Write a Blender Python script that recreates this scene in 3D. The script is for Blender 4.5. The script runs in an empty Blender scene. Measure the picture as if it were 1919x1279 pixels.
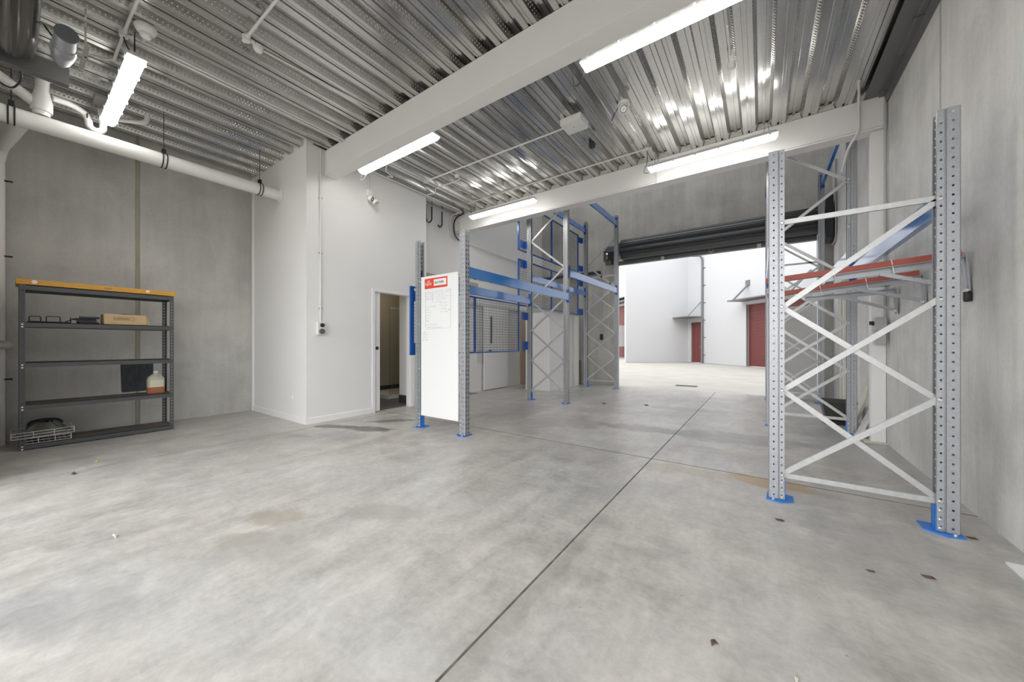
import bpy, bmesh, math, random
from math import sin, cos, pi, radians, sqrt, atan2
from mathutils import Vector, Matrix
random.seed(7)
C = bpy.context.scene
COL = C.collection
# ------------------------------------------------------------------ camera, world, exposure
cam = bpy.data.cameras.new('camera')
camera = bpy.data.objects.new('camera', cam)
COL.objects.link(camera)
camera.location = (0, 0, 1.2)
camera.rotation_euler = (radians(90), 0, radians(35.14))
cam.sensor_width = 36.0
cam.lens = 36.0 * 665.0 / 1919.0
cam.shift_y = 6.0 / 1919.0
cam.clip_start = 0.02
C.camera = camera
C.view_settings.view_transform = 'Standard'
C.view_settings.look = 'None'
C.view_settings.gamma = 1.0
C.view_settings.use_curve_mapping = False
C.view_settings.exposure = 0.72
W = bpy.data.worlds.new('overcast_sky')
C.world = W
W.use_nodes = True
W.node_tree.nodes['Background'].inputs[0].default_value = (0.97, 0.985, 1.0, 1)
# extra sky brightness added low behind the camera to light the interior, plain overcast elsewhere
_n = W.node_tree.nodes; _l = W.node_tree.links
_tc = _n.new('ShaderNodeTexCoord'); _sp = _n.new('ShaderNodeSeparateXYZ'); _l.new(_tc.outputs['Generated'], _sp.inputs[0])
def _map(src, a, b, c, d):
    m = _n.new('ShaderNodeMapRange'); m.interpolation_type = 'SMOOTHSTEP'; _l.new(src, m.inputs[0])
    for i, v in zip((1, 2, 3, 4), (a, b, c, d)): m.inputs[i].default_value = v
    return m.outputs[0]
_mu = _n.new('ShaderNodeMath'); _mu.operation = 'MULTIPLY'
_l.new(_map(_sp.outputs[1], -.75, -.10, 1, 0), _mu.inputs[0]); _l.new(_map(_sp.outputs[2], .35, .80, 1, 0), _mu.inputs[1])
_ma = _n.new('ShaderNodeMath'); _ma.operation = 'MULTIPLY_ADD'; _l.new(_mu.outputs[0], _ma.inputs[0]); _ma.inputs[1].default_value = 1.0; _ma.inputs[2].default_value = 1.45
_l.new(_ma.outputs[0], W.node_tree.nodes['Background'].inputs[1])
LAMP = 11.0          # radiance of the batten diffusers
# ------------------------------------------------------------------ materials
MATS = {}
def mat(name, col, rough=0.5, metal=0.0, spec=0.5, noise=None, bump=None, emit=None, trans=None, stretch=(1, 1, 1), coat=0.0):
    """procedural principled material; noise=(scale, amount): value mottling; bump=(scale, strength)"""
    m = bpy.data.materials.new(name); m.use_nodes = True
    nt = m.node_tree; b = nt.nodes['Principled BSDF']
    b.inputs['Base Color'].default_value = (*col, 1)
    b.inputs['Roughness'].default_value = rough
    b.inputs['Metallic'].default_value = metal
    b.inputs['Specular IOR Level'].default_value = spec
    b.inputs['Coat Weight'].default_value = coat
    if trans: b.inputs['Transmission Weight'].default_value = trans
    if emit:
        b.inputs['Emission Color'].default_value = (*emit[0], 1); b.inputs['Emission Strength'].default_value = emit[1]
    if noise or bump:
        tc = nt.nodes.new('ShaderNodeTexCoord'); mp = nt.nodes.new('ShaderNodeMapping')
        mp.inputs['Scale'].default_value = stretch
        nt.links.new(tc.outputs['Object'], mp.inputs[0])
    if noise:
        n = nt.nodes.new('ShaderNodeTexNoise'); n.inputs['Scale'].default_value = noise[0]; n.inputs['Detail'].default_value = 6
        nt.links.new(mp.outputs[0], n.inputs[0])
        r = nt.nodes.new('ShaderNodeMapRange'); r.inputs[1].default_value = .25; r.inputs[2].default_value = .75
        r.inputs[3].default_value = 1 - noise[1]; r.inputs[4].default_value = 1 + noise[1]
        nt.links.new(n.outputs[0], r.inputs[0])
        v = nt.nodes.new('ShaderNodeVectorMath'); v.operation = 'SCALE'; v.inputs[0].default_value = col
        nt.links.new(r.outputs[0], v.inputs['Scale']); nt.links.new(v.outputs[0], b.inputs['Base Color'])
    if bump:
        n2 = nt.nodes.new('ShaderNodeTexNoise'); n2.inputs['Scale'].default_value = bump[0]; n2.inputs['Detail'].default_value = 4
        nt.links.new(mp.outputs[0], n2.inputs[0])
        bp = nt.nodes.new('ShaderNodeBump'); bp.inputs['Strength'].default_value = bump[1]; bp.inputs['Distance'].default_value = .01
        nt.links.new(n2.outputs[0], bp.inputs['Height']); nt.links.new(bp.outputs[0], b.inputs['Normal'])
    MATS[name] = m
    return m

class NT:
    """small helper to chain shader math"""
    def __init__(s, m): s.nt = m.node_tree; s.b = s.nt.nodes['Principled BSDF']
    def new(s, t, **k):
        n = s.nt.nodes.new(t)
        for a, v in k.items(): setattr(n, a, v)
        return n
    def link(s, a, b): s.nt.links.new(a, b)
    def math(s, op, a, b=None, c=None):
        n = s.new('ShaderNodeMath', operation=op)
        for i, x in enumerate((a, b, c)):
            if x is None: continue
            if isinstance(x, (int, float)): n.inputs[i].default_value = x
            else: s.link(x, n.inputs[i])
        return n.outputs[0]
    def noise(s, vec, scale, detail=6, rough=.55, dist=0.0):
        n = s.new('ShaderNodeTexNoise'); n.inputs['Scale'].default_value = scale; n.inputs['Detail'].default_value = detail
        n.inputs['Roughness'].default_value = rough; n.inputs['Distortion'].default_value = dist
        s.link(vec, n.inputs[0]); return n.outputs[0]
    def rng(s, x, a, b, c, d, smooth=True):
        n = s.new('ShaderNodeMapRange'); n.interpolation_type = 'SMOOTHSTEP' if smooth else 'LINEAR'
        s.link(x, n.inputs[0])
        for i, v in zip((1, 2, 3, 4), (a, b, c, d)): n.inputs[i].default_value = v
        return n.outputs[0]
    def scale(s, vec, sc, loc=(0, 0, 0), rot=(0, 0, 0)):
        n = s.new('ShaderNodeMapping'); n.inputs['Scale'].default_value = sc; n.inputs['Location'].default_value = loc; n.inputs['Rotation'].default_value = rot
        s.link(vec, n.inputs[0]); return n.outputs[0]
    def mix(s, fac, a, b, blend='MIX'):
        n = s.new('ShaderNodeMix', data_type='RGBA', blend_type=blend)
        if isinstance(fac, (int, float)): n.inputs[0].default_value = fac
        else: s.link(fac, n.inputs[0])
        for i, x in ((6, a), (7, b)):
            if isinstance(x, tuple): n.inputs[i].default_value = (*x, 1)
            else: s.link(x, n.inputs[i])
        return n.outputs[2]
    def pos(s): return s.new('ShaderNodeNewGeometry').outputs['Position']
    def stain(s, pos, x, y, rx, ry, ang, edge=.28, wob=.45, nz=None):
        """soft elliptical mask on the floor around (x, y)"""
        n = s.new('ShaderNodeMapping', vector_type='TEXTURE'); n.inputs['Location'].default_value = (x, y, 0)
        n.inputs['Rotation'].default_value = (0, 0, ang); n.inputs['Scale'].default_value = (rx, ry, 1)
        s.link(pos, n.inputs[0])
        l = s.new('ShaderNodeVectorMath', operation='LENGTH'); s.link(n.outputs[0], l.inputs[0])
        d = s.math('ADD', l.outputs['Value'], s.math('MULTIPLY', s.math('SUBTRACT', nz, .5), wob * 4))
        return s.rng(d, 1.0 - edge, 1.0 + edge, 1.0, 0.0)

def concrete_floor():
    m = mat('polished_concrete_floor', (.5, .49, .47), .45)
    t = NT(m); p = t.pos()
    fine = t.noise(p, 26, 8, .7); mid = t.noise(p, 4.0, 12, .72, .35); big = t.noise(p, .55, 5, .6, .8)
    streak = t.noise(t.scale(p, (1.4, .35, 1), rot=(0, 0, .5)), 3.0, 10, .68, .6)
    v = t.math('ADD', t.rng(mid, .32, .68, -.20, .17, False), t.rng(big, .3, .7, -.15, .12))
    v = t.math('ADD', v, t.rng(streak, .30, .70, -.17, .13, False))
    v = t.math('ADD', v, t.rng(fine, .3, .7, -.08, .08))
    val = t.math('ADD', v, 1.0)
    base = t.mix(t.rng(t.noise(p, .9, 4), .35, .65, 0, 1), (.50, .475, .435), (.485, .472, .45))
    cv = t.new('ShaderNodeVectorMath', operation='SCALE'); t.link(base, cv.inputs[0]); t.link(val, cv.inputs['Scale'])
    c = cv.outputs[0]
    nz = t.noise(p, 4.5, 5, .6)
    for (x, y, rx, ry, a, f, col) in (
        (-5.05, 2.75, .42, .10, .5, .85, (.13, .12, .10)), (-4.55, 2.95, .40, .12, .3, .85, (.12, .11, .10)),
        (-4.75, 3.45, .35, .10, .8, .75, (.16, .15, .13)), (-4.95, 2.2, .2, .07, .4, .4, (.22, .21, .2)),
        (.05, 3.78, .30, .12, 0, .8, (.42, .27, .11)), (-.55, 3.72, .4, .12, .1, .35, (.40, .30, .17)),
        (-2.75, 1.05, .17, .12, .6, .5, (.33, .27, .20)), (-2.62, .82, .16, .09, .6, .4, (.35, .30, .23)),
        (-2.42, .86, .3, .16, .3, .3, (.30, .29, .28)), (-2.2, 1.55, .30, .12, .5, .5, (.34, .31, .29)),
        (-.35, 5.3, .9, .30, .15, .62, (.22, .21, .2)), (-1.3, 5.2, .7, .2, .1, .6, (.22, .21, .2)),
        (-.3, 4.6, .5, .16, 0, .35, (.30, .22, .18)), (-1.1, 7.2, .7, .2, .1, .35, (.24, .23, .22)),
        (-2.5, 4.9, .8, .3, .3, .35, (.26, .25, .24)), (-2.3, 6.2, .6, .25, .3, .3, (.26, .25, .24)),
        (.75, 3.0, .55, .28, -.2, .35, (.26, .25, .24)), (.4, 2.6, .5, .2, -.5, .25, (.3, .29, .28)),
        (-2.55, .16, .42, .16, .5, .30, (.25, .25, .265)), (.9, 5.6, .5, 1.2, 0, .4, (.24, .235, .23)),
        (-1.0, 2.9, .5, .2, .6, .2, (.34, .33, .32)), (-.9, 1.1, .02, .28, -.0, .0, (.2, .2, .2)),
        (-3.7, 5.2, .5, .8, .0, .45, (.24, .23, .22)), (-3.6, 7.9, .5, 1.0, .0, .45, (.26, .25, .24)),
        (-.9, 1.35, .05, 1.0, 0, .3, (.25, .22, .19))):
        k = t.math('MULTIPLY', t.stain(p, x, y, rx, ry, a, nz=nz), f)
        c = t.mix(k, c, col)
    # pale scuffs
    sc = t.noise(t.scale(p, (.5, 2.6, 1), rot=(0, 0, .55)), 5.0, 8, .7, 1.4)
    c = t.mix(t.rng(sc, .50, .80, 0, .45), c, (.60, .59, .57))
    # dark pits and specks
    vo = t.new('ShaderNodeTexVoronoi'); vo.inputs['Scale'].default_value = 5.0; t.link(p, vo.inputs[0])
    c = t.mix(t.rng(vo.outputs['Distance'], .018, .03, .55, 0), c, (.14, .13, .12))
    t.link(c, t.b.inputs['Base Color'])
    t.link(t.rng(mid, .2, .8, .24, .44, False), t.b.inputs['Roughness'])
    bp = t.new('ShaderNodeBump'); bp.inputs['Strength'].default_value = .12; bp.inputs['Distance'].default_value = .004
    t.link(t.noise(p, 60, 4), bp.inputs['Height']); t.link(bp.outputs[0], t.b.inputs['Normal'])
    t.b.inputs['Specular IOR Level'].default_value = .55
    return m

def concrete_wall(name, base, streak_amt=.10, mott=.10):
    m = mat(name, base, .8)
    t = NT(m); p = t.pos()
    mid = t.noise(p, 1.6, 7, .6, .4); big = t.noise(p, .5, 4); fine = t.noise(p, 30, 4)
    st = t.noise(t.scale(p, (3, 3, .22)), 2.2, 8, .7, .5)
    v = t.math('ADD', t.rng(mid, .3, .7, -mott, mott), t.rng(st, .3, .7, -streak_amt, streak_amt))
    v = t.math('ADD', v, t.rng(big, .35, .65, -.07, .07))
    v = t.math('ADD', v, t.rng(fine, .2, .8, -.04, .04))
    v = t.math('ADD', v, 1.0)
    cv = t.new('ShaderNodeVectorMath', operation='SCALE'); cv.inputs[0].default_value = base; t.link(v, cv.inputs['Scale'])
    vo = t.new('ShaderNodeTexVoronoi'); vo.inputs['Scale'].default_value = 9.0; t.link(p, vo.inputs[0])
    c = t.mix(t.rng(vo.outputs['Distance'], .03, .06, .4, 0), cv.outputs[0], tuple(x * .45 for x in base))
    t.link(c, t.b.inputs['Base Color'])
    bp = t.new('ShaderNodeBump'); bp.inputs['Strength'].default_value = .2; bp.inputs['Distance'].default_value = .004
    t.link(fine, bp.inputs['Height']); t.link(bp.outputs[0], t.b.inputs['Normal'])
    return m

def galvanised(name, base, rough, metal, scale=55, amt=.18):
    m = mat(name, base, rough, metal)
    t = NT(m)
    tc = t.new('ShaderNodeTexCoord').outputs['Object']
    vo = t.new('ShaderNodeTexVoronoi'); vo.inputs['Scale'].default_value = scale; t.link(tc, vo.inputs[0])
    bw = t.new('ShaderNodeRGBToBW'); t.link(vo.outputs['Color'], bw.inputs[0])
    v = t.rng(bw.outputs[0], .2, .8, 1 - amt, 1 + amt, False)
    cv = t.new('ShaderNodeVectorMath', operation='SCALE'); cv.inputs[0].default_value = base; t.link(v, cv.inputs['Scale'])
    t.link(cv.outputs[0], t.b.inputs['Base Color'])
    t.link(t.rng(bw.outputs[0], .2, .8, rough - .06, rough + .1, False), t.b.inputs['Roughness'])
    return m

M_FLOOR = concrete_floor()
M_WL = concrete_wall('left_wall_concrete', (.50, .49, .46), .05, .10)
M_WR = concrete_wall('right_wall_concrete', (.62, .61, .585), .06, .11)
M_WB = concrete_wall('back_wall_concrete', (.52, .505, .465), .08, .10)
M_YARD = mat('yard_concrete', (.50, .48, .44), .8, noise=(1.2, .10))
M_SLAB = mat('slab_concrete', (.45, .44, .42), .9)
M_WHITE = mat('white_wall_paint', (.78, .77, .75), .6, noise=(2.0, .015))
M_TRIM = mat('white_gloss_trim', (.82, .81, .80), .35)
M_BEAM = mat('white_beam_paint', (.82, .805, .785), .5, noise=(3, .015))
def deck_steel():
    m = mat('galvanised_deck', (.52, .515, .505), .2, 1.0)
    t = NT(m); p = t.pos()
    st = t.noise(t.scale(p, (3, .5, 3)), 2.0, 4, .5); fine = t.noise(p, 45, 3)
    v = t.math('ADD', t.rng(st, .3, .7, -.06, .06), t.rng(fine, .3, .7, -.05, .05)); v = t.math('ADD', v, 1.0)
    cv = t.new('ShaderNodeVectorMath', operation='SCALE'); cv.inputs[0].default_value = (.60, .595, .58); t.link(v, cv.inputs['Scale'])
    t.link(cv.outputs[0], t.b.inputs['Base Color'])
    t.link(t.rng(st, .3, .7, .15, .27), t.b.inputs['Roughness'])
    return m
M_DECK = deck_steel()
M_FLASH = mat('dark_galvanised_flashing', (.20, .20, .195), .45, .7)
M_GALV = galvanised('galvanised_steel', (.42, .43, .45), .42, .65, 130, .08)
M_GALV2 = mat('zinc_brace', (.54, .54, .535), .42, .6, noise=(30, .08))
M_BLUE = mat('blue_powder_coat', (.012, .085, .36), .22, 0, .8, noise=(6, .05))
M_BLUE2 = mat('bright_blue_beam_paint', (.018, .19, .60), .10, 0, 1.0, noise=(5, .06), coat=1.0)
M_BLUE2.node_tree.nodes['Principled BSDF'].inputs['Coat IOR'].default_value = 1.7
M_BLUE2.node_tree.nodes['Principled BSDF'].inputs['Coat Roughness'].default_value = .12
M_BLUEF = mat('blue_foot_paint', (.03, .20, .62), .5, noise=(20, .12))
M_WIRE = mat('grey_wire', (.05, .055, .07), .5, .3)
M_BOLT = mat('zinc_bolt', (.75, .74, .70), .3, .9)
M_PVC = mat('white_pvc', (.76, .75, .72), .35, noise=(4, .02))
M_PVCG = mat('grey_pvc', (.50, .49, .46), .4)
M_COND = mat('white_conduit', (.72, .71, .68), .4)
M_CONDG = mat('grey_conduit', (.42, .42, .41), .4)
M_BLACK = mat('black_rubber', (.012, .012, .013), .5)
M_BPLAS = mat('black_plastic', (.02, .02, .022), .4, noise=(8, .2))
M_LAMP = mat('lit_diffuser', (.9, .9, .9), .4, emit=((1.0, .985, .95), LAMP))
M_LBODY = mat('lamp_body', (.72, .72, .70), .4)
M_SHELF = mat('charcoal_shelf_steel', (.085, .088, .092), .42, .2, noise=(20, .12))
M_DECKB = mat('brown_shelf_board', (.13, .105, .085), .7, noise=(6, .2))
M_ORANGE = mat('orange_plank', (.66, .34, .05), .5, noise=(5, .12), stretch=(4, .6, 4))
M_CARD = mat('cardboard', (.56, .40, .22), .8, noise=(12, .08))
M_INK = mat('brown_ink', (.10, .05, .03), .7)
M_DARKROLL = mat('charcoal_roller_steel', (.035, .036, .04), .32, .1, coat=.3)
M_STAINLESS = mat('dull_steel_drum', (.16, .155, .145), .22, .9)
M_BOARD = mat('white_board', (.82, .82, .81), .25)
M_RED = mat('red_sign', (.72, .06, .02), .4)
M_SCRIB = mat('pencil_grey', (.36, .36, .38), .6)
M_TEXT = mat('sign_text_grey', (.10, .11, .14), .5)
M_ARMRED = mat('orange_red_rail', (.36, .08, .055), .45, noise=(14, .1))
M_RUST = mat('brown_timber', (.22, .14, .07), .8, noise=(8, .2), stretch=(1, 5, 5))
M_EXTW = mat('white_render', (.585, .585, .60), .8, noise=(.8, .01))
M_REDDOOR = mat('dull_red_door', (.19, .045, .042), .5)
M_EXTG = mat('exterior_grey_steel', (.18, .18, .19), .5, .2)
M_TILE = mat('beige_tile', (.42, .39, .32), .35, noise=(3, .05))
M_DTILE = mat('dark_tile', (.05, .048, .045), .3)
M_VENEER = mat('tan_veneer', (.55, .44, .34), .5, noise=(3, .12), stretch=(8, 8, .6))
M_GREYP = mat('pale_grey_panel', (.60, .59, .565), .5, noise=(3, .03))
M_CREAM = mat('cream_strip', (.66, .64, .57), .5)
M_GLASS = mat('clear_glass', (.9, .95, .93), .02, 0, .5, trans=1.0)
M_PATCH = mat('dark_wall_paint_patch', (.045, .048, .055), .7, noise=(25, .35), stretch=(1, 1, .3))
M_LABELW = mat('cream_label', (.72, .66, .52), .5)
M_JUGLIQ = mat('orange_liquid', (.42, .14, .06), .3)
M_JUGC = mat('translucent_jug', (.55, .53, .42), .3, noise=(8, .08))
M_SILVER = mat('silver_wrap', (.42, .43, .46), .3, .6, bump=(9, .8))
M_GREYD = mat('grey_disc', (.16, .175, .185), .4, .2)
M_NAVY = mat('blue_lead', (.03, .06, .25), .4)
M_LEAF = mat('dry_leaf', (.10, .055, .04), .8)
M_BAG = mat('olive_plastic_bag', (.10, .105, .085), .35, bump=(14, .8))
M_GRATE = mat('grate_iron', (.06, .06, .06), .6, .4)
M_BROWNB = mat('brown_card_strip', (.20, .16, .13), .8, noise=(7, .1))
M_CHROME = mat('chrome', (.7, .7, .7), .15, 1)
M_YLEAF = mat('yellow_leaf', (.62, .40, .10), .7)
M_TUB = mat('scuffed_black_tub', (.055, .055, .052), .55, noise=(9, .3))
M_JOINT = mat('dirty_joint_filler', (.13, .115, .095), .9, noise=(14, .5))
M_SEAL = mat('aged_joint_sealant', (.34, .32, .235), .7, noise=(5, .12))
M_PANELC = mat('cream_board', (.62, .58, .48), .6, noise=(5, .08))

# ------------------------------------------------------------------ mesh builder
class MB:
    def __init__(s): s.v = []; s.f = []
    def add(s, vs, fs):
        o = len(s.v); s.v += [tuple(v) for v in vs]; s.f += [tuple(i + o for i in f) for f in fs]; return s
    def box(s, x0, x1, y0, y1, z0, z1):
        x0, x1 = min(x0, x1), max(x0, x1); y0, y1 = min(y0, y1), max(y0, y1); z0, z1 = min(z0, z1), max(z0, z1)
        return s.add([(x0, y0, z0), (x1, y0, z0), (x1, y1, z0), (x0, y1, z0), (x0, y0, z1), (x1, y0, z1), (x1, y1, z1), (x0, y1, z1)],
                     [(0, 3, 2, 1), (4, 5, 6, 7), (0, 1, 5, 4), (1, 2, 6, 5), (2, 3, 7, 6), (3, 0, 4, 7)])
    def bar(s, a, b, w, h, up=(0, 0, 1)):
        """rectangular bar from a to b, w across, h along up"""
        a = Vector(a); b = Vector(b); d = (b - a).normalized(); up = Vector(up)
        if abs(d.dot(up)) > .999: up = Vector((1, 0, 0))
        r = d.cross(up).normalized(); u = r.cross(d).normalized()
        vs = []
        for p in (a, b):
            for i, j in ((-1, -1), (1, -1), (1, 1), (-1, 1)): vs.append(p + r * (i * w / 2) + u * (j * h / 2))
        return s.add(vs, [(0, 3, 2, 1), (4, 5, 6, 7), (0, 1, 5, 4), (1, 2, 6, 5), (2, 3, 7, 6), (3, 0, 4, 7)])
    def prism(s, poly, axis, a, b):
        """extrude a 2-D polygon; axis 'x': poly in (y,z); 'y': (x,z); 'z': (x,y)"""
        n = len(poly)
        mk = {'x': lambda p, t: (t, p[0], p[1]), 'y': lambda p, t: (p[0], t, p[1]), 'z': lambda p, t: (p[0], p[1], t)}[axis]
        vs = [mk(p, a) for p in poly] + [mk(p, b) for p in poly]
        fs = [tuple(range(n)), tuple(range(2 * n - 1, n - 1, -1))] + [(i, (i + 1) % n, n + (i + 1) % n, n + i) for i in range(n)]
        return s.add(vs, fs)
    def tube(s, pts, r, n=10, cap=True, closed=False):
        pts = [Vector(p) for p in pts]; m = len(pts); rs = r if isinstance(r, (list, tuple)) else [r] * m
        vs = []; prev = None
        for i, p in enumerate(pts):
            if closed: t = (pts[(i + 1) % m] - pts[i - 1])
            elif i == 0: t = pts[1] - p
            elif i == m - 1: t = p - pts[i - 1]
            else: t = (pts[i + 1] - p).normalized() + (p - pts[i - 1]).normalized()
            t = t.normalized() if t.length > 1e-9 else Vector((0, 0, 1))
            if prev is None:
                up = Vector((0, 0, 1)) if abs(t.z) < .9 else Vector((1, 0, 0))
                u = t.cross(up).normalized()
            else:
                u = prev - t * prev.dot(t); u = u.normalized() if u.length > 1e-6 else t.cross(Vector((.3, .5, .8))).normalized()
            w = t.cross(u); prev = u
            for k in range(n):
                a = 2 * pi * k / n; vs.append(p + (u * cos(a) + w * sin(a)) * rs[i])
        fs = []
        for i in range(m if closed else m - 1):
            j = (i + 1) % m
            for k in range(n): fs.append((i * n + k, i * n + (k + 1) % n, j * n + (k + 1) % n, j * n + k))
        if cap and not closed: fs += [tuple(range(n - 1, -1, -1)), tuple((m - 1) * n + k for k in range(n))]
        return s.add(vs, fs)
    def cyl(s, a, b, r, n=20): return s.tube([a, b], r, n)
    def lathe(s, prof, c=(0, 0, 0), axis=(0, 0, 1), n=24):
        """prof: (radius, height) along axis from c"""
        ax = Vector(axis).normalized(); c = Vector(c)
        u = ax.orthogonal().normalized(); w = ax.cross(u); vs = []
        for r, h in prof:
            for k in range(n):
                a = 2 * pi * k / n; vs.append(c + ax * h + (u * cos(a) + w * sin(a)) * max(r, 1e-4))
        m = len(prof); fs = [(i * n + k, i * n + (k + 1) % n, (i + 1) * n + (k + 1) % n, (i + 1) * n + k) for i in range(m - 1) for k in range(n)]
        fs += [tuple(range(n - 1, -1, -1)), tuple((m - 1) * n + k for k in range(n))]
        return s.add(vs, fs)
    def strip(s, o, wv, width, zs, hx, hz, shift=0.5, cols=(0.5,)):
        """vertical sheet strip of cells with one row of octagonal holes per column"""
        o = Vector(o); wv = Vector(wv); k = len(cols); cw = width / k
        for z0, z1 in zs:
            for ci, cf in enumerate(cols):
                x0 = ci * cw; x1 = x0 + cw; xc = x0 + cw * cf; zc = (z0 + z1) / 2
                out = [(x0, z0), (xc, z0), (x1, z0), (x1, zc), (x1, z1), (xc, z1), (x0, z1), (x0, zc)]
                a = .42
                inn = [(xc - hx * a, zc - hz), (xc, zc - hz), (xc + hx * a, zc - hz), (xc + hx, zc), (xc + hx * a, zc + hz), (xc, zc + hz), (xc - hx * a, zc + hz), (xc - hx, zc)]
                vs = [o + wv * p[0] + Vector((0, 0, p[1])) for p in out + inn]
                s.add(vs, [(i, (i + 1) % 8, 8 + (i + 1) % 8, 8 + i) for i in range(8)])
        return s
    def build(s, name, m, parent=None, smooth=False, bevel=0.0, loc=None):
        me = bpy.data.meshes.new(name)
        if parent is not None: L = wloc(parent)
        elif loc is not None: L = Vector(loc)
        else:
            xs = [v[0] for v in s.v]; ys = [v[1] for v in s.v]; zs = [v[2] for v in s.v]
            L = Vector(((min(xs) + max(xs)) / 2, (min(ys) + max(ys)) / 2, min(zs)))
        me.from_pydata([(v[0] - L.x, v[1] - L.y, v[2] - L.z) for v in s.v], [], s.f)
        me.update()
        me.materials.append(m)
        if smooth:
            for p in me.polygons: p.use_smooth = True
            try: me.set_sharp_from_angle(angle=radians(42))
            except Exception: pass
        o = bpy.data.objects.new(name, me); COL.objects.link(o)
        if parent is not None: o.parent = parent
        else: o.location = L
        if bevel:
            b = o.modifiers.new('bevel', 'BEVEL'); b.width = bevel; b.segments = 2; b.limit_method = 'ANGLE'
        return o

def pieces(name, m, parent, *mbs, **k):
    return [b.build(name, m, parent, **k) for b in mbs]
def wloc(o):
    L = Vector(o.location)
    while o.parent is not None:
        o = o.parent; L += Vector(o.location)
    return L
def thing(name, label, cat, loc=(0, 0, 0), group=None):
    o = bpy.data.objects.new(name, None); COL.objects.link(o); o.location = loc; o.empty_display_size = .1
    o['label'] = label; o['category'] = cat
    if group: o['group'] = group
    return o
def tag(o, label, cat, group=None):
    o['label'] = label; o['category'] = cat
    if group: o['group'] = group
    return o
def struct(o): o['kind'] = 'structure'; return o
def dup(root, d, label, group=None):
    """copy a thing with its parts and sub-parts, moved by d"""
    r = root.copy(); COL.objects.link(r); r.location = Vector(root.location) + Vector(d); r['label'] = label
    if group: r['group'] = group
    for ch in list(root.children):
        c = ch.copy(); COL.objects.link(c); c.parent = r
        for g in list(ch.children):
            k = g.copy(); COL.objects.link(k); k.parent = c
    return r
def text_mesh(txt, size, name, m, parent, org, xdir, ydir, align='LEFT', thick=.001, shear=0.0, sx=1.0):
    cu = bpy.data.curves.new(name, 'FONT'); cu.body = txt; cu.size = size; cu.align_x = align; cu.extrude = thick; cu.shear = shear
    to = bpy.data.objects.new(name, cu); COL.objects.link(to)
    bpy.context.view_layer.update()
    me = bpy.data.meshes.new_from_object(to.evaluated_get(bpy.context.evaluated_depsgraph_get()))
    bpy.data.objects.remove(to)
    X = Vector(xdir).normalized(); Y = Vector(ydir).normalized(); Z = X.cross(Y)
    org = Vector(org); L = wloc(parent) if parent else Vector((0, 0, 0))
    for v in me.vertices:
        c = v.co.copy(); v.co = org + X * c.x * sx + Y * c.y + Z * c.z - L
    me.materials.clear(); me.materials.append(m)
    o = bpy.data.objects.new(name, me); COL.objects.link(o)
    if parent: o.parent = parent
    return o
def arc_pts(pts, r=.04, n=5):
    """round the corners of a polyline"""
    pts = [Vector(p) for p in pts]; out = [pts[0]]
    for i in range(1, len(pts) - 1):
        p = pts[i]; a = (pts[i - 1] - p); b = (pts[i + 1] - p); rr = min(r, a.length * .45, b.length * .45)
        a = p + a.normalized() * rr; b = p + b.normalized() * rr
        for k in range(n + 1):
            t = k / n; out.append(a * (1 - t) ** 2 + p * 2 * t * (1 - t) + b * t ** 2)
    out.append(pts[-1]); return out

# ------------------------------------------------------------------ the setting
XL, XRW, YB = -7.57, 1.23, 10.12
XA = -5.55          # face of the white side wall
YF = -0.16          # inner face of the front wall
PITCH, WEB0 = .328, -3.333
ZP, ZT = 4.20, 4.285
def deck_profile(x0, x1):
    """(x, z) polyline of the steel deck, read from below"""
    pr = []
    k0 = int(math.floor((x0 - WEB0) / PITCH)) - 1; k1 = int(math.ceil((x1 - WEB0) / PITCH)) + 1
    for k in range(k0, k1):
        b = WEB0 + k * PITCH
        pr += [(b - .016, ZP), (b + .016, ZT), (b + .055, ZT), (b + .058, ZT - .014), (b + .088, ZT - .014), (b + .091, ZT), (b + .134, ZT), (b + .166, ZP),
               (b + .222, ZP), (b + .224, ZP + .016), (b + .244, ZP + .016), (b + .246, ZP), (b + .262, ZP), (b + .264, ZP + .005), (b + .270, ZP + .005), (b + .272, ZP)]
    pr = [p for p in pr if x0 < p[0] < x1]
    def zat(x):
        t = (x - WEB0) % PITCH
        if t < .016: return ZP + (t + .016) / .032 * (ZT - ZP)
        if t < .134: return ZT
        if t < .166: return ZT - (t - .134) / .032 * (ZT - ZP)
        if t < PITCH - .016: return ZP
        return ZP + (t - PITCH + .016) / .032 * (ZT - ZP)
    return [(x0, zat(x0))] + pr + [(x1, zat(x1))]

# floor: slabs with sawn joints between them, on a dark bed
b = MB(); g = .006
xs = [-7.6, -5.30, -.945, 1.25]; ys = [YF - .2, 3.885, 10.2]
for i in range(3):
    for j in range(2):
        b.box(xs[i] + (g if i else 0), xs[i + 1] - (g if i < 2 else 0), ys[j] + (.009 if j else 0), ys[j + 1] - (.009 if j < 1 else 0), -.15, 0)
struct(b.build('floor', M_FLOOR, loc=(0, 0, 0)))
b = MB()
for x in xs[1:3]: b.box(x - g, x + g, YF - .2, 10.2, -.15, -.0012)
b.box(-7.6, 1.25, ys[1] - .009, ys[1] + .009, -.15, -.0012)
struct(b.build('floor_joint', M_JOINT, loc=(0, 0, 0)))
b = MB(); b.box(-60, 60, 10.2, 70, -.3, -.012); b.box(-60, 60, -40, YF - .2, -.3, -.012)
struct(b.build('ground', M_YARD, loc=(0, 0, 0)))

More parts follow.
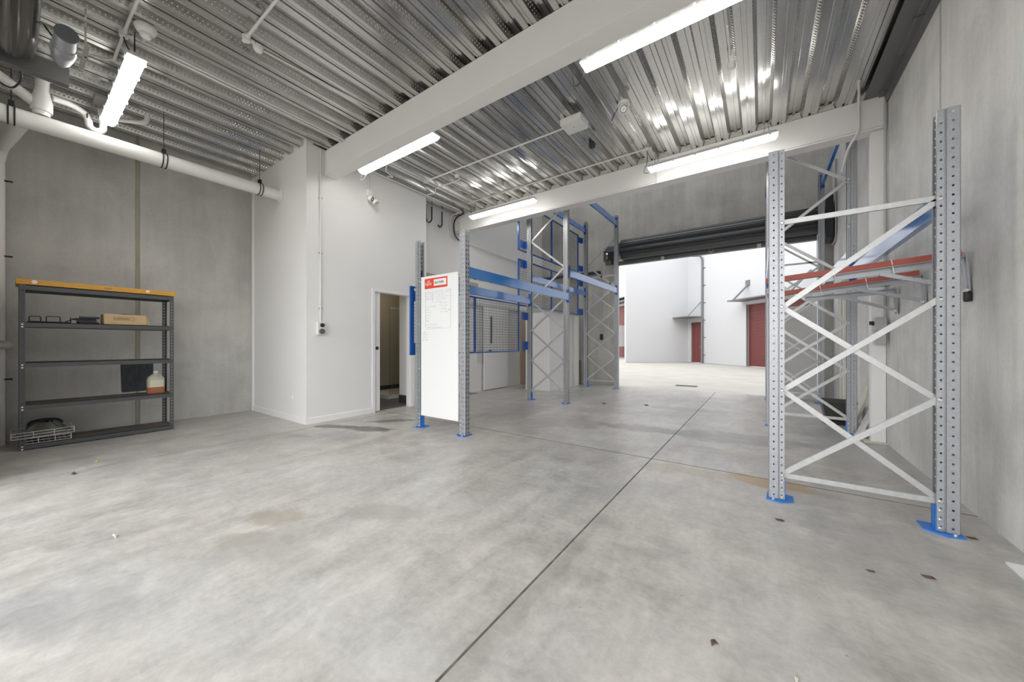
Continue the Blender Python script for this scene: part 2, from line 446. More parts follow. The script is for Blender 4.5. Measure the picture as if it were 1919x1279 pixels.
# concrete tilt panels, each with a vertical joint recess
def panel_wall(name, x0, x1, y0, y1, z1, m, face_x, jy, jw=.035):
    b = MB()
    b.box(x0, x1, y0, jy - jw / 2, -.1, z1); b.box(x0, x1, jy + jw / 2, y1, -.1, z1)
    i = -1 if face_x < (x0 + x1) / 2 else 1
    b.box(x0 if i > 0 else face_x + .012, face_x - .012 if i > 0 else x1, jy - jw / 2, jy + jw / 2, -.1, z1)
    return struct(b.build(name, m, loc=(0, 0, 0)))
panel_wall('wall_left', XL - .18, XL, YF, YB, 7.6, M_WL, XL, 1.108, .05)
panel_wall('wall_right', XRW, XRW + .18, YF, YB, 7.6, M_WR, XRW, 4.523)
b = MB(); OX0, OX1, OZ = -3.42, .99, 3.62
b.box(-26, XL - .18, YB, YB + .2, -.1, 7.6); b.box(XRW + .18, 26, YB, YB + .2, -.1, 7.6); b.box(XL - .18, OX0, YB, YB + .2, -.1, 7.6); b.box(OX1, XRW + .18, YB, YB + .2, -.1, 7.6); b.box(OX0, OX1, YB, YB + .2, OZ, 7.6)  # outer wings are unseen, added to block low sky light from the yard
struct(b.build('wall_back', M_WB, loc=(0, 0, 0)))
b = MB(); FX0, FX1, FZ = -5.45, 1.2, 3.5
b.box(XL - .18, FX0, YF - .2, YF, -.1, 7.6); b.box(FX1, XRW + .18, YF - .2, YF, -.1, 7.6); b.box(FX0, FX1, YF - .2, YF, FZ, 7.6)
struct(b.build('wall_front', M_WL, loc=(0, 0, 0)))

b = MB(); b.box(XL - .011, XL - .005, 1.09, 1.126, 0, 7.0); struct(b.build('trim_4', M_SEAL, loc=(0, 0, 0)))
b = MB(); b.box(XRW + .005, XRW + .011, 4.51, 4.536, 0, 7.0); struct(b.build('trim_5', M_SEAL, loc=(0, 0, 0)))
# ceiling: profiled steel deck with embossed webs under the mezzanine slab
Y0D, Y1D = YF, 6.24
pf = deck_profile(XL, XRW)
b = MB(); n = len(pf)
b.add([(x, Y0D, z) for x, z in pf] + [(x, Y1D, z) for x, z in pf], [(i, i + 1, n + i + 1, n + i) for i in range(n - 1)])
b.add([(XL, Y0D, 4.31), (XRW, Y0D, 4.31), (XRW, Y1D, 4.31), (XL, Y1D, 4.31)], [(0, 1, 2, 3)])
vs = []; fs = []
def dimple(cx, cy, cz, tx, tz, nx, nz):
    h = .006; a = .0078; o = len(vs)
    for s1, s2 in ((-1, -1), (1, -1), (1, 1), (-1, 1)): vs.append((cx + tx * a * s1, cy + a * s2, cz + tz * a * s1))
    vs.append((cx + nx * h, cy, cz + nz * h))
    for i in range(4): fs.append((o + i, o + (i + 1) % 4, o + 4))
Lw = sqrt(.032 ** 2 + .085 ** 2)
for k in range(-14, 16):
    base = WEB0 + k * PITCH
    for (xa, za, xb, zb, sgn) in ((base - .016, ZP, base + .016, ZT, 1), (base + .134, ZT, base + .166, ZP, -1)):
        if xa < XL + .02 or xb > XRW - .22: continue
        tx, tz = (xb - xa) / Lw, (zb - za) / Lw
        nx, nz = (tz, -tx) if sgn > 0 else (tz, -tx)
        if nz > 0: nx, nz = -nx, -nz
        for row, off in ((.36, 0), (.66, .5)):
            j = 0
            while True:
                y = Y0D + .05 + (j + off) * .036; j += 1
                if y > Y1D - .05: break
                dimple(xa + (xb - xa) * row, y, za + (zb - za) * row, tx, tz, nx, nz)
b.add(vs, fs)
struct(b.build('ceiling', M_DECK, loc=(0, 0, 0)))
b = MB(); b.box(XL, XRW, Y0D, Y1D, 4.32, 4.5); struct(b.build('ceiling_slab', M_SLAB, loc=(0, 0, 0)))
# roof over the tall back bay, with an open gap added to brighten it
b = MB(); b.box(XL - .18, XRW + .18, YF - .2, 6.8, 7.6, 7.75); b.box(XL - .18, XRW + .18, 9.3, YB + .2, 7.6, 7.75)
b.box(XL - .18, -5.2, 6.8, 9.3, 7.6, 7.75); b.box(.3, XRW + .18, 6.8, 9.3, 7.6, 7.75)
struct(b.build('ceiling_roof', M_SLAB, loc=(0, 0, 0)))
# flashing angle where the deck meets the right wall
b = MB(); b.prism([(1.02, 4.205), (1.02, 4.192), (1.15, 4.192), (1.155, 4.175), (1.20, 4.175), (1.215, 4.09), (1.229, 4.09), (1.229, 4.205)], 'y', YF, 6.05)
for y in (4.35, 4.75, 5.3, 5.9, 3.9): b.box(1.12, 1.2, y - .006, y + .006, 4.165, 4.176)
struct(b.build('trim_1', M_FLASH, loc=(0, 0, 0)))
# foam closers filling the deck ribs above the rear beam
b = MB()
for k in range(-7, 14):
    c = WEB0 + k * PITCH
    if c + .0 < XA or c + .17 > 1.0: continue
    b.prism([(c - .008, ZP + .004), (c + .157, ZP + .004), (c + .136, ZT - .018), (c + .013, ZT - .018)], 'y', 6.05, 6.1)
struct(b.build('trim_2', M_CREAM, loc=(0, 0, 0)))

# white partition box: lateral face, side wall with doorway, return
def lin_profile(x0, x1): return [(x, min(z, ZT)) for x, z in deck_profile(x0, x1)]
pp = [(XL, -.05)] + [(x, z - .004) for x, z in lin_profile(XL, XA)] + [(XA, -.05)]
b = MB(); b.prism(pp, 'y', 2.56, 2.66); struct(b.build('wall_partition_front', M_WHITE, loc=(0, 0, 0)))
D0, D1, DZ = 3.70, 4.47, 2.13
zw = ZP + .02
b = MB(); b.box(XA - .1, XA, 2.66, D0, -.05, zw); b.box(XA - .1, XA, D1, 4.87, -.05, zw); b.box(XA - .1, XA, D0, D1, DZ, zw)
b.box(XA - .5, XA - .1, 4.60, 4.87, -.05, zw)
struct(b.build('wall_partition_side', M_WHITE, loc=(0, 0, 0)))
XQ = -5.92
b = MB(); b.box(XQ - .1, XQ, 4.87, YB, -.05, 7.6); struct(b.build('wall_recess', M_WHITE, loc=(0, 0, 0)))
# skirtings
b = MB(); b.prism([(XA, 0), (XA + .014, 0), (XA + .014, .085), (XA + .006, .095), (XA, .095)], 'y', 2.56 - .014, D0 - .075)
struct(b.build('baseboard_side', M_TRIM, loc=(0, 0, 0)))
b = MB(); b.prism([(2.56, 0), (2.546, 0), (2.546, .085), (2.554, .095), (2.56, .095)], 'x', XL + .075, XA)
struct(b.build('baseboard_front', M_TRIM, loc=(0, 0, 0)))
b = MB(); b.box(XL + .01, XL + .075, 2.535, 2.56, 0, 4.19); struct(b.build('trim_3', M_TRIM, loc=(0, 0, 0)))
b = MB(); b.box(XQ, XQ + .013, 4.89, 7.0, 0, .09); struct(b.build('baseboard_recess', M_TRIM, loc=(0, 0, 0)))
# doorway: architrave, pocket door leaf with flush pull
b = MB(); a = .05
b.box(XA, XA + .016, D0 - a, D0, 0, DZ + a); b.box(XA, XA + .016, D1, D1 + a * 1.9, 0, DZ + a); b.box(XA, XA + .016, D0, D1, DZ, DZ + a)
b.box(XA - .1, XA, D0, D0 + .012, 0, DZ); b.box(XA - .1, XA, D1 - .012, D1, 0, DZ); b.box(XA - .1, XA, D0 + .012, D1 - .012, DZ - .012, DZ)
dfr = struct(b.build('door_1', M_TRIM, loc=(XA, D0, 0)))
lf = MB().box(XA - .075, XA - .03, D0 + .012, D0 + .125, .012, DZ - .014).build('door_leaf', M_TRIM, dfr)
MB().lathe([(.032, 0), (.032, .004), (.024, .005), (.022, .002), (.001, .002)], (XA - .03, D0 + .07, 1.13), (1, 0, 0)).build('flush_pull', M_WIRE, lf, True)
# bathroom glimpsed through the doorway
BY = 6.6
b = MB(); b.box(XL + .005, XL + .02, 2.66, BY, .19, 2.6); b.box(XL, XQ - .1, BY, BY + .1, .19, 2.6); b.box(XL, XA - .1, 2.66, BY, 2.6, 2.68)
struct(b.build('wall_bathroom', M_TILE, loc=(0, 0, 0)))
b = MB(); b.box(XL + .005, XL + .022, 2.66, BY, 0, .19); b.box(XL, XQ - .1, BY - .01, BY + .1, 0, .19); b.box(XA - .5, XA - .1, 4.588, 4.60, 0, .17)
struct(b.build('baseboard_bathroom', M_DTILE, loc=(0, 0, 0)))
b = MB(); b.box(XL + .01, XA - .1, 2.66, BY, 0, .006); struct(b.build('floor_bathroom', M_GREYD, loc=(0, 0, 0)))
t = thing('shower', 'shower with clear glass screen and low white tray seen through the doorway', 'shower', (-7.0, 5.3, 0))
MB().box(XL + .03, -6.62, 4.75, 6.5, .006, .09).build('tray', M_TRIM, t)
MB().box(-6.65, -6.642, 4.8, 6.45, .09, 1.98).build('glass_screen', M_GLASS, t)
b = MB(); b.box(-6.66, -6.63, 4.8, 6.45, 1.98, 2.005); b.box(-6.66, -6.63, 5.6, 5.625, .09, 1.98); b.box(-6.66, -6.63, 5.58, 5.65, 1.94, 1.98)
b.build('rail', M_CHROME, t)

bl = bpy.data.lights.new('added_bathroom_fill', 'POINT'); bl.energy = 7; bl.color = (1, .86, .66); bl.shadow_soft_size = .12  # added fill light without a fitting, lifts the dark bathroom
blo = bpy.data.objects.new('added_bathroom_fill', bl); COL.objects.link(blo); blo.location = (-6.75, 4.6, 2.42)
# ------------------------------------------------------------------ steel beams and column
tag(MB().box(XA + .002, XRW - .002, 2.83, 3.03, 3.825, 4.198).build('boxed_beam', M_BEAM, bevel=.003), 'deep white painted beam nearest the camera, crossing under the deck from the white wall', 'beam')
t = thing('steel_beam', 'white steel beam further back, resting on the column by the right wall', 'beam', (-2.2, 6.14, 3.80))
b = MB(); b.box(XA - .33, XRW - .002, 6.055, 6.085, 3.835, 4.198); b.build('web_cover', M_BEAM, t)
b = MB(); b.box(XA - .33, XRW - .002, 6.04, 6.235, 3.805, 3.825); b.build('bottom_flange', M_BEAM, t)
b = MB(); b.box(XA - .33, XRW - .002, 6.2, 6.22, 3.825, 4.198); b.build('rear_cover', M_BEAM, t)
b = MB(); b.box(XA - .345, XA - .15, 6.035, 6.055, 3.84, 4.19)
b.build('end_plate', M_BEAM, t)
for z in (3.9, 4.02, 4.13): MB().lathe([(.018, 0), (.018, .014), (.01, .016)], (XA - .22, 6.035, z), (0, -1, 0), 6).build('bolt', M_BOLT, t)
t = thing('steel_column', 'slim white steel column beside the right wall under the rear beam', 'column', (1.165, 6.15, 0))
b = MB(); b.box(1.095, 1.115, 6.09, 6.19, .012, 3.80); b.box(1.205, 1.225, 6.09, 6.19, .012, 3.80); b.box(1.115, 1.205, 6.09, 6.105, .012, 3.80)
b.build('shaft', M_BEAM, t)
MB().box(1.03, 1.228, 6.02, 6.25, 0, .012).build('base_plate', M_PANELC, t)

# ------------------------------------------------------------------ pallet racking
def post_mb(xo, d, y, h, z0=.012):
    """perforated omega upright; xo outer face, d=+1/-1 direction towards the frame's inside"""
    m = MB(); k = int(round((h - z0) / .0585)); st = (h - z0) / k
    zs = [(z0 + i * st, z0 + (i + 1) * st) for i in range(k)]
    W2 = .047
    m.strip((xo, y - W2 + .006, 0), (0, 1, 0), 2 * W2 - .012, zs, .010, .017, cols=(.45, .55))
    for sy in (-1, 1):
        m.strip((xo + d * .006, y + sy * W2, 0), (d, 0, 0), .053, zs, .0068, .0068, cols=(.5,))
        m.strip((xo + d * .068, y + sy * (W2 - .006), 0), (d, 0, 0), .031, zs, .0064, .0064, cols=(.45,))
        for (ua, va, ub, vb) in ((0, W2 - .006, .006, W2), (.059, W2, .0615, W2 - .012), (.0615, W2 - .012, .065, W2 - .012), (.065, W2 - .012, .068, W2 - .006), (.099, W2 - .006, .099, .024)):
            m.add([(xo + d * ua, y + sy * va, z0), (xo + d * ub, y + sy * vb, z0), (xo + d * ub, y + sy * vb, h), (xo + d * ua, y + sy * va, h)], [(0, 1, 2, 3)])
    return m
NODES = [.205, .845, 1.485, 2.125, 2.765, 3.405, 4.045, 4.62]
def frame(label, xa, xb, y, h, nx, horiz, start=0, foot=True):
    """upright frame between outer faces xa < xb; nx crossed panels, then a single zigzag"""
    t = thing('rack_upright_frame', label, 'rack frame', ((xa + xb) / 2, y, 0), 'galvanised pallet rack upright frames')
    for xo, d in ((xa, 1), (xb, -1)):
        post_mb(xo, d, y, h).build('post', M_GALV, t)
        # blue foot: bent shoe inside the post and plate on the floor
        f = MB()
        f.prism([(xo - d * .015, y - .075), (xo + d * .07, y - .095), (xo + d * .155, y - .04), (xo + d * .155, y + .095), (xo - d * .005, y + .095)], 'z', 0, .008)
        f.box(xo + d * .098, xo + d * .104, y - .036, y + .036, .008, .17)
        for sy in (-1, 1): f.box(xo + d * .07, xo + d * .104, y + sy * .030, y + sy * .034, .008, .17)
        f.build('foot_plate', M_BLUEF, t)
        for z in [.03, .085, .143, .2] + [q for q in NODES[1:] if q < h - .05]:
            MB().lathe([(.011, 0), (.011, .007), (.007, .010)], (xo + d * .083, y - .041, z), (0, -1, 0), 8).build('bolt', M_BOLT, t)
        MB().lathe([(.011, 0), (.011, .012)], (xo + d * .03, y - .07, .008), (0, 0, 1), 8).build('bolt', M_BOLT, t)
    xl, xr = xa + .088, xb - .088
    def brace(p, q, yo): return MB().bar(p, q, .016, .036, (0, 1, 0)) if False else MB().bar((p[0], y + yo, p[1]), (q[0], y + yo, q[1]), .020, .036, (0, 0, 1))
    for i in range(nx):
        z0, z1 = NODES[i], NODES[i + 1]
        brace((xl, z0), (xr, z1), -.012).build('brace', M_GALV2, t)
        brace((xr, z0), (xl, z1), .012).build('brace', M_GALV2, t)
    i = nx; left = start
    while i + 1 < len(NODES) and NODES[i + 1] < h - .05:
        p, q = (xl, xr) if left == 0 else (xr, xl)
        brace((p, NODES[i]), (q, NODES[i + 1]), 0).build('brace', M_GALV2, t); left = 1 - left; i += 1
    for z in horiz: brace((xl, z), (xr, z), .0).build('strut', M_GALV2, t)
    return t
Y1, Y2, Y3 = 3.45, 6.5, 9.45
LA, LB = -4.115, -3.14
RA, RB = .043, 1.012
frame('galvanised rack upright frame carrying the whiteboard, low one on the left side', LA, LB, Y1, 2.69, 2, (.19, 2.15))
frame('tall galvanised rack upright frame, middle one of the left row behind the rear beam', LA - .04, LB - .04, Y2, 4.70, 3, (.19,), 0)
frame('tall galvanised rack upright frame left of the roller door opening', LA - .02, LB - .02, Y3, 4.66, 4, (.19, 2.87, 3.07), 1)
frame('large galvanised rack upright frame nearest the right wall and the camera', RA, RB, Y1, 2.69, 2, (.19, 2.14), 0)
frame('tall galvanised rack upright frame of the right row, next to the leaning boards', RA + .01, RB + .02, Y2, 4.70, 3, (.19,), 1)
frame('tall galvanised rack upright frame at the right end of the roller door opening', RA + .02, RB + .02, Y3, 4.66, 4, (.19, 2.87), 1)

def rack_beam(label, x, y0, y1, z0, face, m=None):
    """step beam with an end connector on each end; face=+1 visible side towards +x"""
    t = thing('rack_beam', label, 'rack beam', (x, (y0 + y1) / 2, z0), 'blue pallet rack beams')
    hh = .142; m = m or M_BLUE2
    b = MB(); w = .048; f = face
    b.prism([(x - f * w / 2, z0), (x + f * w / 2, z0), (x + f * w / 2, z0 + hh), (x - f * .006, z0 + hh), (x - f * .006, z0 + hh - .03), (x - f * w / 2, z0 + hh - .03)], 'y', y0, y1)
    b.build('beam', m, t, bevel=.003)
    for y, s in ((y0, -1), (y1, 1)):
        c = MB(); c.box(x - f * .035, x + f * .028, y - .004, y + .004, z0 - .045, z0 + hh + .075)
        c.box(x + f * .024, x + f * .029, y, y + s * .045, z0 - .045, z0 + hh + .075)
        c.build('connector', M_BLUE, t)
    return t
LFX, LRX = LB - .034, LA + .034
e = .05
rack_beam('blue front beam of the left rack, first bay, glossy and paler towards its far end', LFX, Y1 + e, Y2 - e, 2.08, 1)
rack_beam('blue rear beam of the left rack, first bay, above the low mesh panel', LRX, Y1 + e, Y2 - e, 2.06, -1)
rack_beam('blue front beam of the left rack, second bay, at middle height', LFX - .02, Y2 + e, Y3 - e, 2.57, 1)
rack_beam('blue rear beam of the left rack, second bay, crossing the mesh at middle height', LRX - .02, Y2 + e, Y3 - e, 2.57, -1)
rack_beam('top blue front beam of the left rack, high up against the concrete back wall', LFX - .02, Y2 + e, Y3 - e, 4.38, 1)
rack_beam('top blue rear beam of the left rack, above the upper mesh panel', LRX - .02, Y2 + e, Y3 - e, 4.36, -1)
RFX, RRX = RA + .034, RB - .034
rack_beam('blue beam of the right rack, first bay on the wall side, sloping past the near braces', RRX, Y1 + e, Y2 - e, 2.07, -1)
rack_beam('blue beam of the right rack, first bay on the aisle side, hidden edge-on behind the near post', RFX, Y1 + e, Y2 - e, 2.07, -1)
rack_beam('blue beam of the right rack, second bay on the wall side', RRX + .015, Y2 + e, Y3 - e, 2.35, -1)
rack_beam('blue beam of the right rack, second bay on the aisle side, beside the near left post', RFX + .015, Y2 + e, Y3 - e, 2.35, -1)
rack_beam('top blue beam of the right rack, wall side, running up under the rear beam', RRX + .015, Y2 + e, Y3 - e, 4.38, -1)
rack_beam('top blue beam of the right rack, aisle side, seen edge-on below the rear beam', RFX + .015, Y2 + e, Y3 - e, 4.38, -1)

def mesh_panel(label, x, y0, y1, z0, z1, fw, mids, clips):
    t = thing('mesh_panel', label, 'mesh panel', (x, (y0 + y1) / 2, z0), 'blue framed wire mesh panels')
    b = MB()
    b.box(x - .015, x + .015, y0, y0 + fw, z0, z1); b.box(x - .015, x + .015, y1 - .025, y1, z0, z1)
    b.box(x - .015, x + .015, y0 + fw, y1 - .025, z0, z0 + .025); b.box(x - .015, x + .015, y0 + fw, y1 - .025, z1 - .025, z1)
    for y in mids: b.box(x - .015, x + .015, y - .022, y + .022, z0 + .025, z1 - .025)
    b.build('frame', M_BLUE, t)
    w = MB(); r = .0021
    y = y0 + fw + .04
    while y < y1 - .03: w.box(x - r, x + r, y - r, y + r, z0 + .01, z1 - .01); y += .05
    z = z0 + .05
    while z < z1 - .02: w.box(x - 3 * r, x - r, y0 + .01, y1 - .01, z - r, z + r); z += .05
    w.build('wire_mesh', M_WIRE, t)
    for (ya, yb, za, zb) in clips:
        c = MB(); c.box(x + .016, x + .022, ya, yb, za, zb); c.box(x + .016, x + .075, yb - .004, yb, za, zb)
        c.build('bracket', M_BLUE, t)
    return t
MX = LA - .075
mesh_panel('low blue framed mesh panel behind the whiteboard frame', MX, 3.375, 6.21, 1.04, 2.05, .06, (4.80,),
           ((3.39, 3.53, 1.83, 1.98), (3.39, 3.53, 1.06, 1.22), (6.28, 6.45, 1.72, 1.88), (6.28, 6.45, 1.08, 1.26)))
mesh_panel('middle blue framed mesh panel at the back of the second left bay', MX - .03, 6.22, 9.22, 2.02, 3.02, .03, (7.68,),
           ((6.28, 6.45, 2.84, 3.0), (9.14, 9.39, 2.84, 3.0), (9.14, 9.39, 2.02, 2.2)))
mesh_panel('uppermost blue framed mesh panel under the top rear beam', MX - .03, 6.22, 9.22, 3.2, 4.27, .03, (7.68,),
           ((6.28, 6.45, 3.26, 3.42), (9.14, 9.39, 4.06, 4.22), (9.14, 9.39, 3.26, 3.42)))

# whiteboard fixed to the first left frame
t = thing('whiteboard', 'tall white board with a red sign and handwriting, fixed between the near left posts', 'whiteboard', (-3.65, 3.385, .18))
bx0, bx1, bz0, bz1, by = -3.965, -3.245, .19, 2.15, 3.385
MB().box(bx0, bx1, by, by + .018, bz0, bz1).build('panel', M_BOARD, t, bevel=.002)
# the photograph's sign spans x -3.88..-3.43 in the board's plane
s0, s1, sz0, sz1 = -3.885, -3.44, 1.975, 2.115
sg = MB().box(s0, s1, by - .003, by, sz0, sz1).build('sign', M_RED, t)
MB().box(s0 + .185, s1 - .02, by - .0042, by - .003, sz0 + .03, sz1 - .022).build('sign_field', M_BOARD, sg)
text_mesh('FUJITSU', .056, 'wordmark', M_BOARD, sg, (s0 + .014, by - .0045, sz0 + .045), (1, 0, 0), (0, 0, 1), sx=.66)
lp = []
for k in range(28):
    a = 2 * pi * k / 28; lp.append((s0 + .083 + .024 * sin(a) / (1 + cos(a) ** 2) * 1.0, by - .0045, sz0 + .102 + .02 * sin(a) * cos(a) / (1 + cos(a) ** 2)))
MB().tube(lp, .0024, 6, closed=True).build('loop_mark', M_BOARD, sg)
text_mesh('HEAT PUMPS', .048, 'lettering', M_TEXT, sg, (s0 + .196, by - .0055, sz0 + .055), (1, 0, 0), (0, 0, 1), sx=.68)
hw = MB()
def scrawl(x, z, length, h):
    k = 0; px, pz = x, z
    while k < length:
        nx = px + .006 + random.random() * .006; nz = z + (random.random() - .35) * h
        hw.bar((px, by - .001, pz), (nx, by - .001, nz), .0012, .0026, (0, 0, 1)); k += nx - px
        if random.random() < .18: nx += .012; k += .012
        px, pz = nx, nz
for i, (x, z, l) in enumerate(((-3.86, 1.92, .10), (-3.70, 1.925, .18), (-3.48, 1.93, .10), (-3.86, 1.87, .06), (-3.78, 1.875, .08), (-3.66, 1.875, .16), (-3.86, 1.82, .05), (-3.80, 1.82, .09),
        (-3.66, 1.82, .2), (-3.66, 1.78, .12), (-3.86, 1.72, .2), (-3.86, 1.68, .08), (-3.86, 1.64, .08), (-3.86, 1.60, .09), (-3.86, 1.56, .07), (-3.86, 1.52, .06), (-3.86, 1.47, .22),
        (-3.58, 1.76, .13), (-3.58, 1.72, .14), (-3.58, 1.68, .13), (-3.58, 1.64, .14), (-3.43, 1.66, .05), (-3.84, 1.43, .3), (-3.92, 1.36, .1), (-3.92, 1.33, .1), (-3.92, 1.295, .1), (-3.93, 1.26, .1))):
    scrawl(x, z, l, .016)
for (xa, za, xb, zb) in ((-3.87, 1.90, -3.40, 1.905), (-3.87, 1.85, -3.40, 1.853), (-3.73, 1.95, -3.73, 1.78), (-3.87, 1.95, -3.87, 1.44), (-3.38, 1.95, -3.38, 1.42), (-3.87, 1.41, -3.38, 1.42)):
    hw.bar((xa, by - .001, za), (xb, by - .001, zb), .001, .0022, (0, 0, 1) if abs(xa - xb) > .01 else (1, 0, 0))
hw.build('handwriting', M_SCRIB, t)
pieces('fixing', M_GALV2, t, MB().box(bx0 - .05, bx0 + .01, by + .019, by + .03, 2.08, 2.1), MB().box(bx1 - .01, bx1 + .05, by + .019, by + .03, 2.08, 2.1))

# ------------------------------------------------------------------ batten lights
def batten(label, x0, x1, y, z, hang=True):
    t = thing('batten_light', label, 'ceiling light', ((x0 + x1) / 2, y, z), 'lit batten lights')
    w = .062
    def loop(ww, x_in, zz): return [(x0 + x_in, y - ww, zz), (x1 - x_in, y - ww, zz), (x1 - x_in, y + ww, zz), (x0 + x_in, y + ww, zz)]
    d = MB(); L = loop(w * .55, .03, z) + loop(w * .95, .012, z + .028) + loop(w, .008, z + .05)
    d.add(L, [(0, 1, 2, 3)] + [(k * 4 + i, k * 4 + 4 + i, k * 4 + 4 + (i + 1) % 4, k * 4 + (i + 1) % 4) for k in range(2) for i in range(4)])
    d.build('diffuser', M_LAMP, t, bevel=.006)
    bd = MB(); L = loop(w + .004, 0, z + .05) + loop(w + .004, 0, z + .066) + loop(w * .7, .02, z + .1)
    bd.add(L, [(k * 4 + i, k * 4 + (i + 1) % 4, k * 4 + 4 + (i + 1) % 4, k * 4 + 4 + i) for k in range(2) for i in range(4)] + [(8, 9, 10, 11)])
    bd.build('body', M_LBODY, t)
    for k in range(6):
        x = x0 + .08 + (x1 - x0 - .16) * k / 5
        for sy in (-1, 1): MB().box(x - .012, x + .012, y + sy * (w + .003), y + sy * (w + .012), z + .035, z + .075).build('clip', M_LBODY, t)
    if hang:
        for x in (x0 + .12, x1 - .12): MB().tube([(x - .03, y, z + .1), (x, y, 4.2), (x + .03, y, z + .1)], .003, 6).build('hanger', M_BLACK, t)
    return t
ZL = 3.85
batten('lit batten light at upper left, above the steel shelf unit', -6.50, -4.80, .70, ZL)
l1 = batten('lit batten light beside the near beam at its left end, above the doorway', -5.11, -3.43, 3.18, ZL)
dup(l1, (3.68, .04, 0), 'lit batten light cut off by the top edge, right of the near beam')
l3 = batten('short looking lit batten light in front of the rear beam, left end', -5.05, -3.45, 5.66, ZL)
dup(l3, (3.62, .03, 0), 'lit batten light in front of the rear beam, right half, toward the right wall')
def lead(pts, r, label, m=M_BLACK, cat='cable', name='cable', rad=.06):
    return tag(MB().tube(arc_pts(pts, rad, 6), r, 8).build(name, m, smooth=True), label, cat)
lead([(-1.48, 3.12, 4.2), (-1.47, 3.14, 4.05), (-1.52, 3.20, 3.88), (-1.54, 3.27, 3.78), (-1.47, 3.27, 3.79), (-1.41, 3.25, 3.89)], .005, 'black lead looping around the end of the light right of the near beam', rad=.05)
lead([(-1.43, 5.615, 4.165), (-1.43, 5.63, 3.98), (-1.50, 5.66, 3.86), (-1.44, 5.68, 3.83), (-1.40, 5.69, 3.9)], .005, 'black lead from the junction to the light before the rear beam, right')
lead([(-5.01, 5.60, 4.1), (-5.0, 5.64, 3.95)], .005, 'black lead down to the light at the rear beam, left end')
lead([(-5.01, .64, 4.15), (-4.95, .66, 4.02), (-4.84, .68, 3.94)], .006, 'black lead hanging from junction to the upper left light')
lead([(-5.04, 3.18, 3.9), (-5.20, 3.2, 3.80), (-5.16, 3.24, 3.80), (-5.0, 3.22, 3.88)], .005, 'grey lead looping under the light by the wall camera', M_CONDG)

# ------------------------------------------------------------------ conduits, junctions, detectors
def conduit(pts, label, r=.0125, m=M_COND, rad=.06):
    return tag(MB().tube(arc_pts(pts, rad, 5), r, 10).build('conduit', m, smooth=True), label, 'conduit')
ZC = 4.183
def jbox(x, y, label, r=.035, z=ZC, m=M_COND):
    t = thing('junction_box', label, 'junction box', (x, y, z))
    MB().lathe([(r, .015), (r, -.02), (r * .9, -.032), (.002, -.032)], (x, y, z), n=20).build('box', m, t, True)
    c = MB()
    for dx, dy in ((1, 0), (-1, 0), (0, 1)): c.cyl((x, y, z), (x + dx * (r + .03), y + dy * (r + .03), z), .018, 12)
    c.build('collar', m, t, True)
    return t
conduit([(-4.1, .65, ZC), (-4.97, .64, ZC)], 'white conduit crossing to the junction above the upper left light')
conduit([(-5.05, .64, ZC), (-5.55, .64, ZC), (-5.62, .58, ZC), (-5.70, .36, ZC)], 'white bent conduit between the junction and the hanging motor')
jbox(-5.01, .64, 'round white junction above the upper left light')
conduit([(-4.985, .69, ZC), (-4.985, 2.7, ZC), (-4.97, 2.83, ZC - .02)], 'right conduit of the long pair running from the junction to the near beam')
conduit([(-5.045, .69, ZC), (-5.045, 2.72, ZC), (-5.03, 2.83, ZC - .02)], 'left conduit of the long pair running from the junction to the near beam')
t = thing('smoke_detector', 'white dome smoke detector hanging near the upper left light', 'smoke detector', (-4.70, .74, 4.06))
MB().lathe([(.075, .10), (.08, .085), (.065, .05), (.045, .035), (.042, .012), (.03, .0), (.002, 0)], (-4.70, .74, 4.06), n=28).build('dome', M_PVC, t, True)
MB().cyl((-4.82, .76, 4.13), (-4.985, .76, 4.18), .013).build('stem', M_COND, t, True)
conduit([(-3.3, 1.34, ZC), (-4.06, 1.336, ZC)], 'white conduit ending at the round junction in the middle of the deck')
jbox(-4.10, 1.336, 'round white junction in the middle of the deck, left of the near beam')
tag(MB().lathe([(.045, .03), (.045, 0), (.032, -.022), (.002, -.026)], (-4.14, 1.45, 4.17), n=20).build('heat_detector', M_PVC, smooth=True), 'small white round detector beside the mid-deck junction', 'detector')
conduit([(-4.15, 1.5, ZC + .005), (-4.03, 2.83, ZC + .005)], 'thin white conduit along a rib from the mid-deck junction to the near beam', .008)
conduit([(-2.2, 4.42, ZC), (-4.97, 4.40, ZC)], 'white conduit from the square box across to the wall side run')
jbox(-5.02, 4.40, 'white junction where the square box conduit meets the wall side run')
conduit([(-4.985, 3.05, ZC), (-4.985, 5.98, ZC)], 'right conduit of the pair along the ribs beyond the near beam')
conduit([(-5.05, 3.05, ZC), (-5.05, 5.55, ZC)], 'left conduit of the pair along the ribs beyond the near beam')
conduit([(-1.47, 5.61, ZC), (-4.97, 5.60, ZC)], 'white conduit crossing just before the rear beam')
conduit([(-1.39, 5.99, 3.80), (-1.39, 6.03, 3.85), (-1.39, 6.03, 4.15)], 'short pale conduit clipped to the rear beam behind the light', .011, M_COND, .02)
jbox(-1.43, 5.615, 'white junction above the light before the rear beam, right half')
jbox(-5.01, 5.60, 'white junction above the light at the rear beam, left end')
XW = -5.47
conduit([(XW, 3.05, ZC - .01), (XW, 5.75, ZC - .01), (XW - .03, 5.87, ZC - .01), (-5.82, 5.88, ZC - .01), (-5.89, 5.88, 4.05), (-5.89, 5.9, 3.75), (-5.89, 6.0, 3.66), (-5.89, 9.2, 3.62)], 'white conduit along the top of the white wall then down and along the recess', .013)
conduit([(XW + .03, 4.80, ZC - .01), (-5.25, 4.85, ZC - .01), (-5.1, 4.70, ZC), (-4.52, 4.72, ZC), (-4.42, 4.66, ZC)], 'bent white conduit branching off the white wall to a small detector', .012)
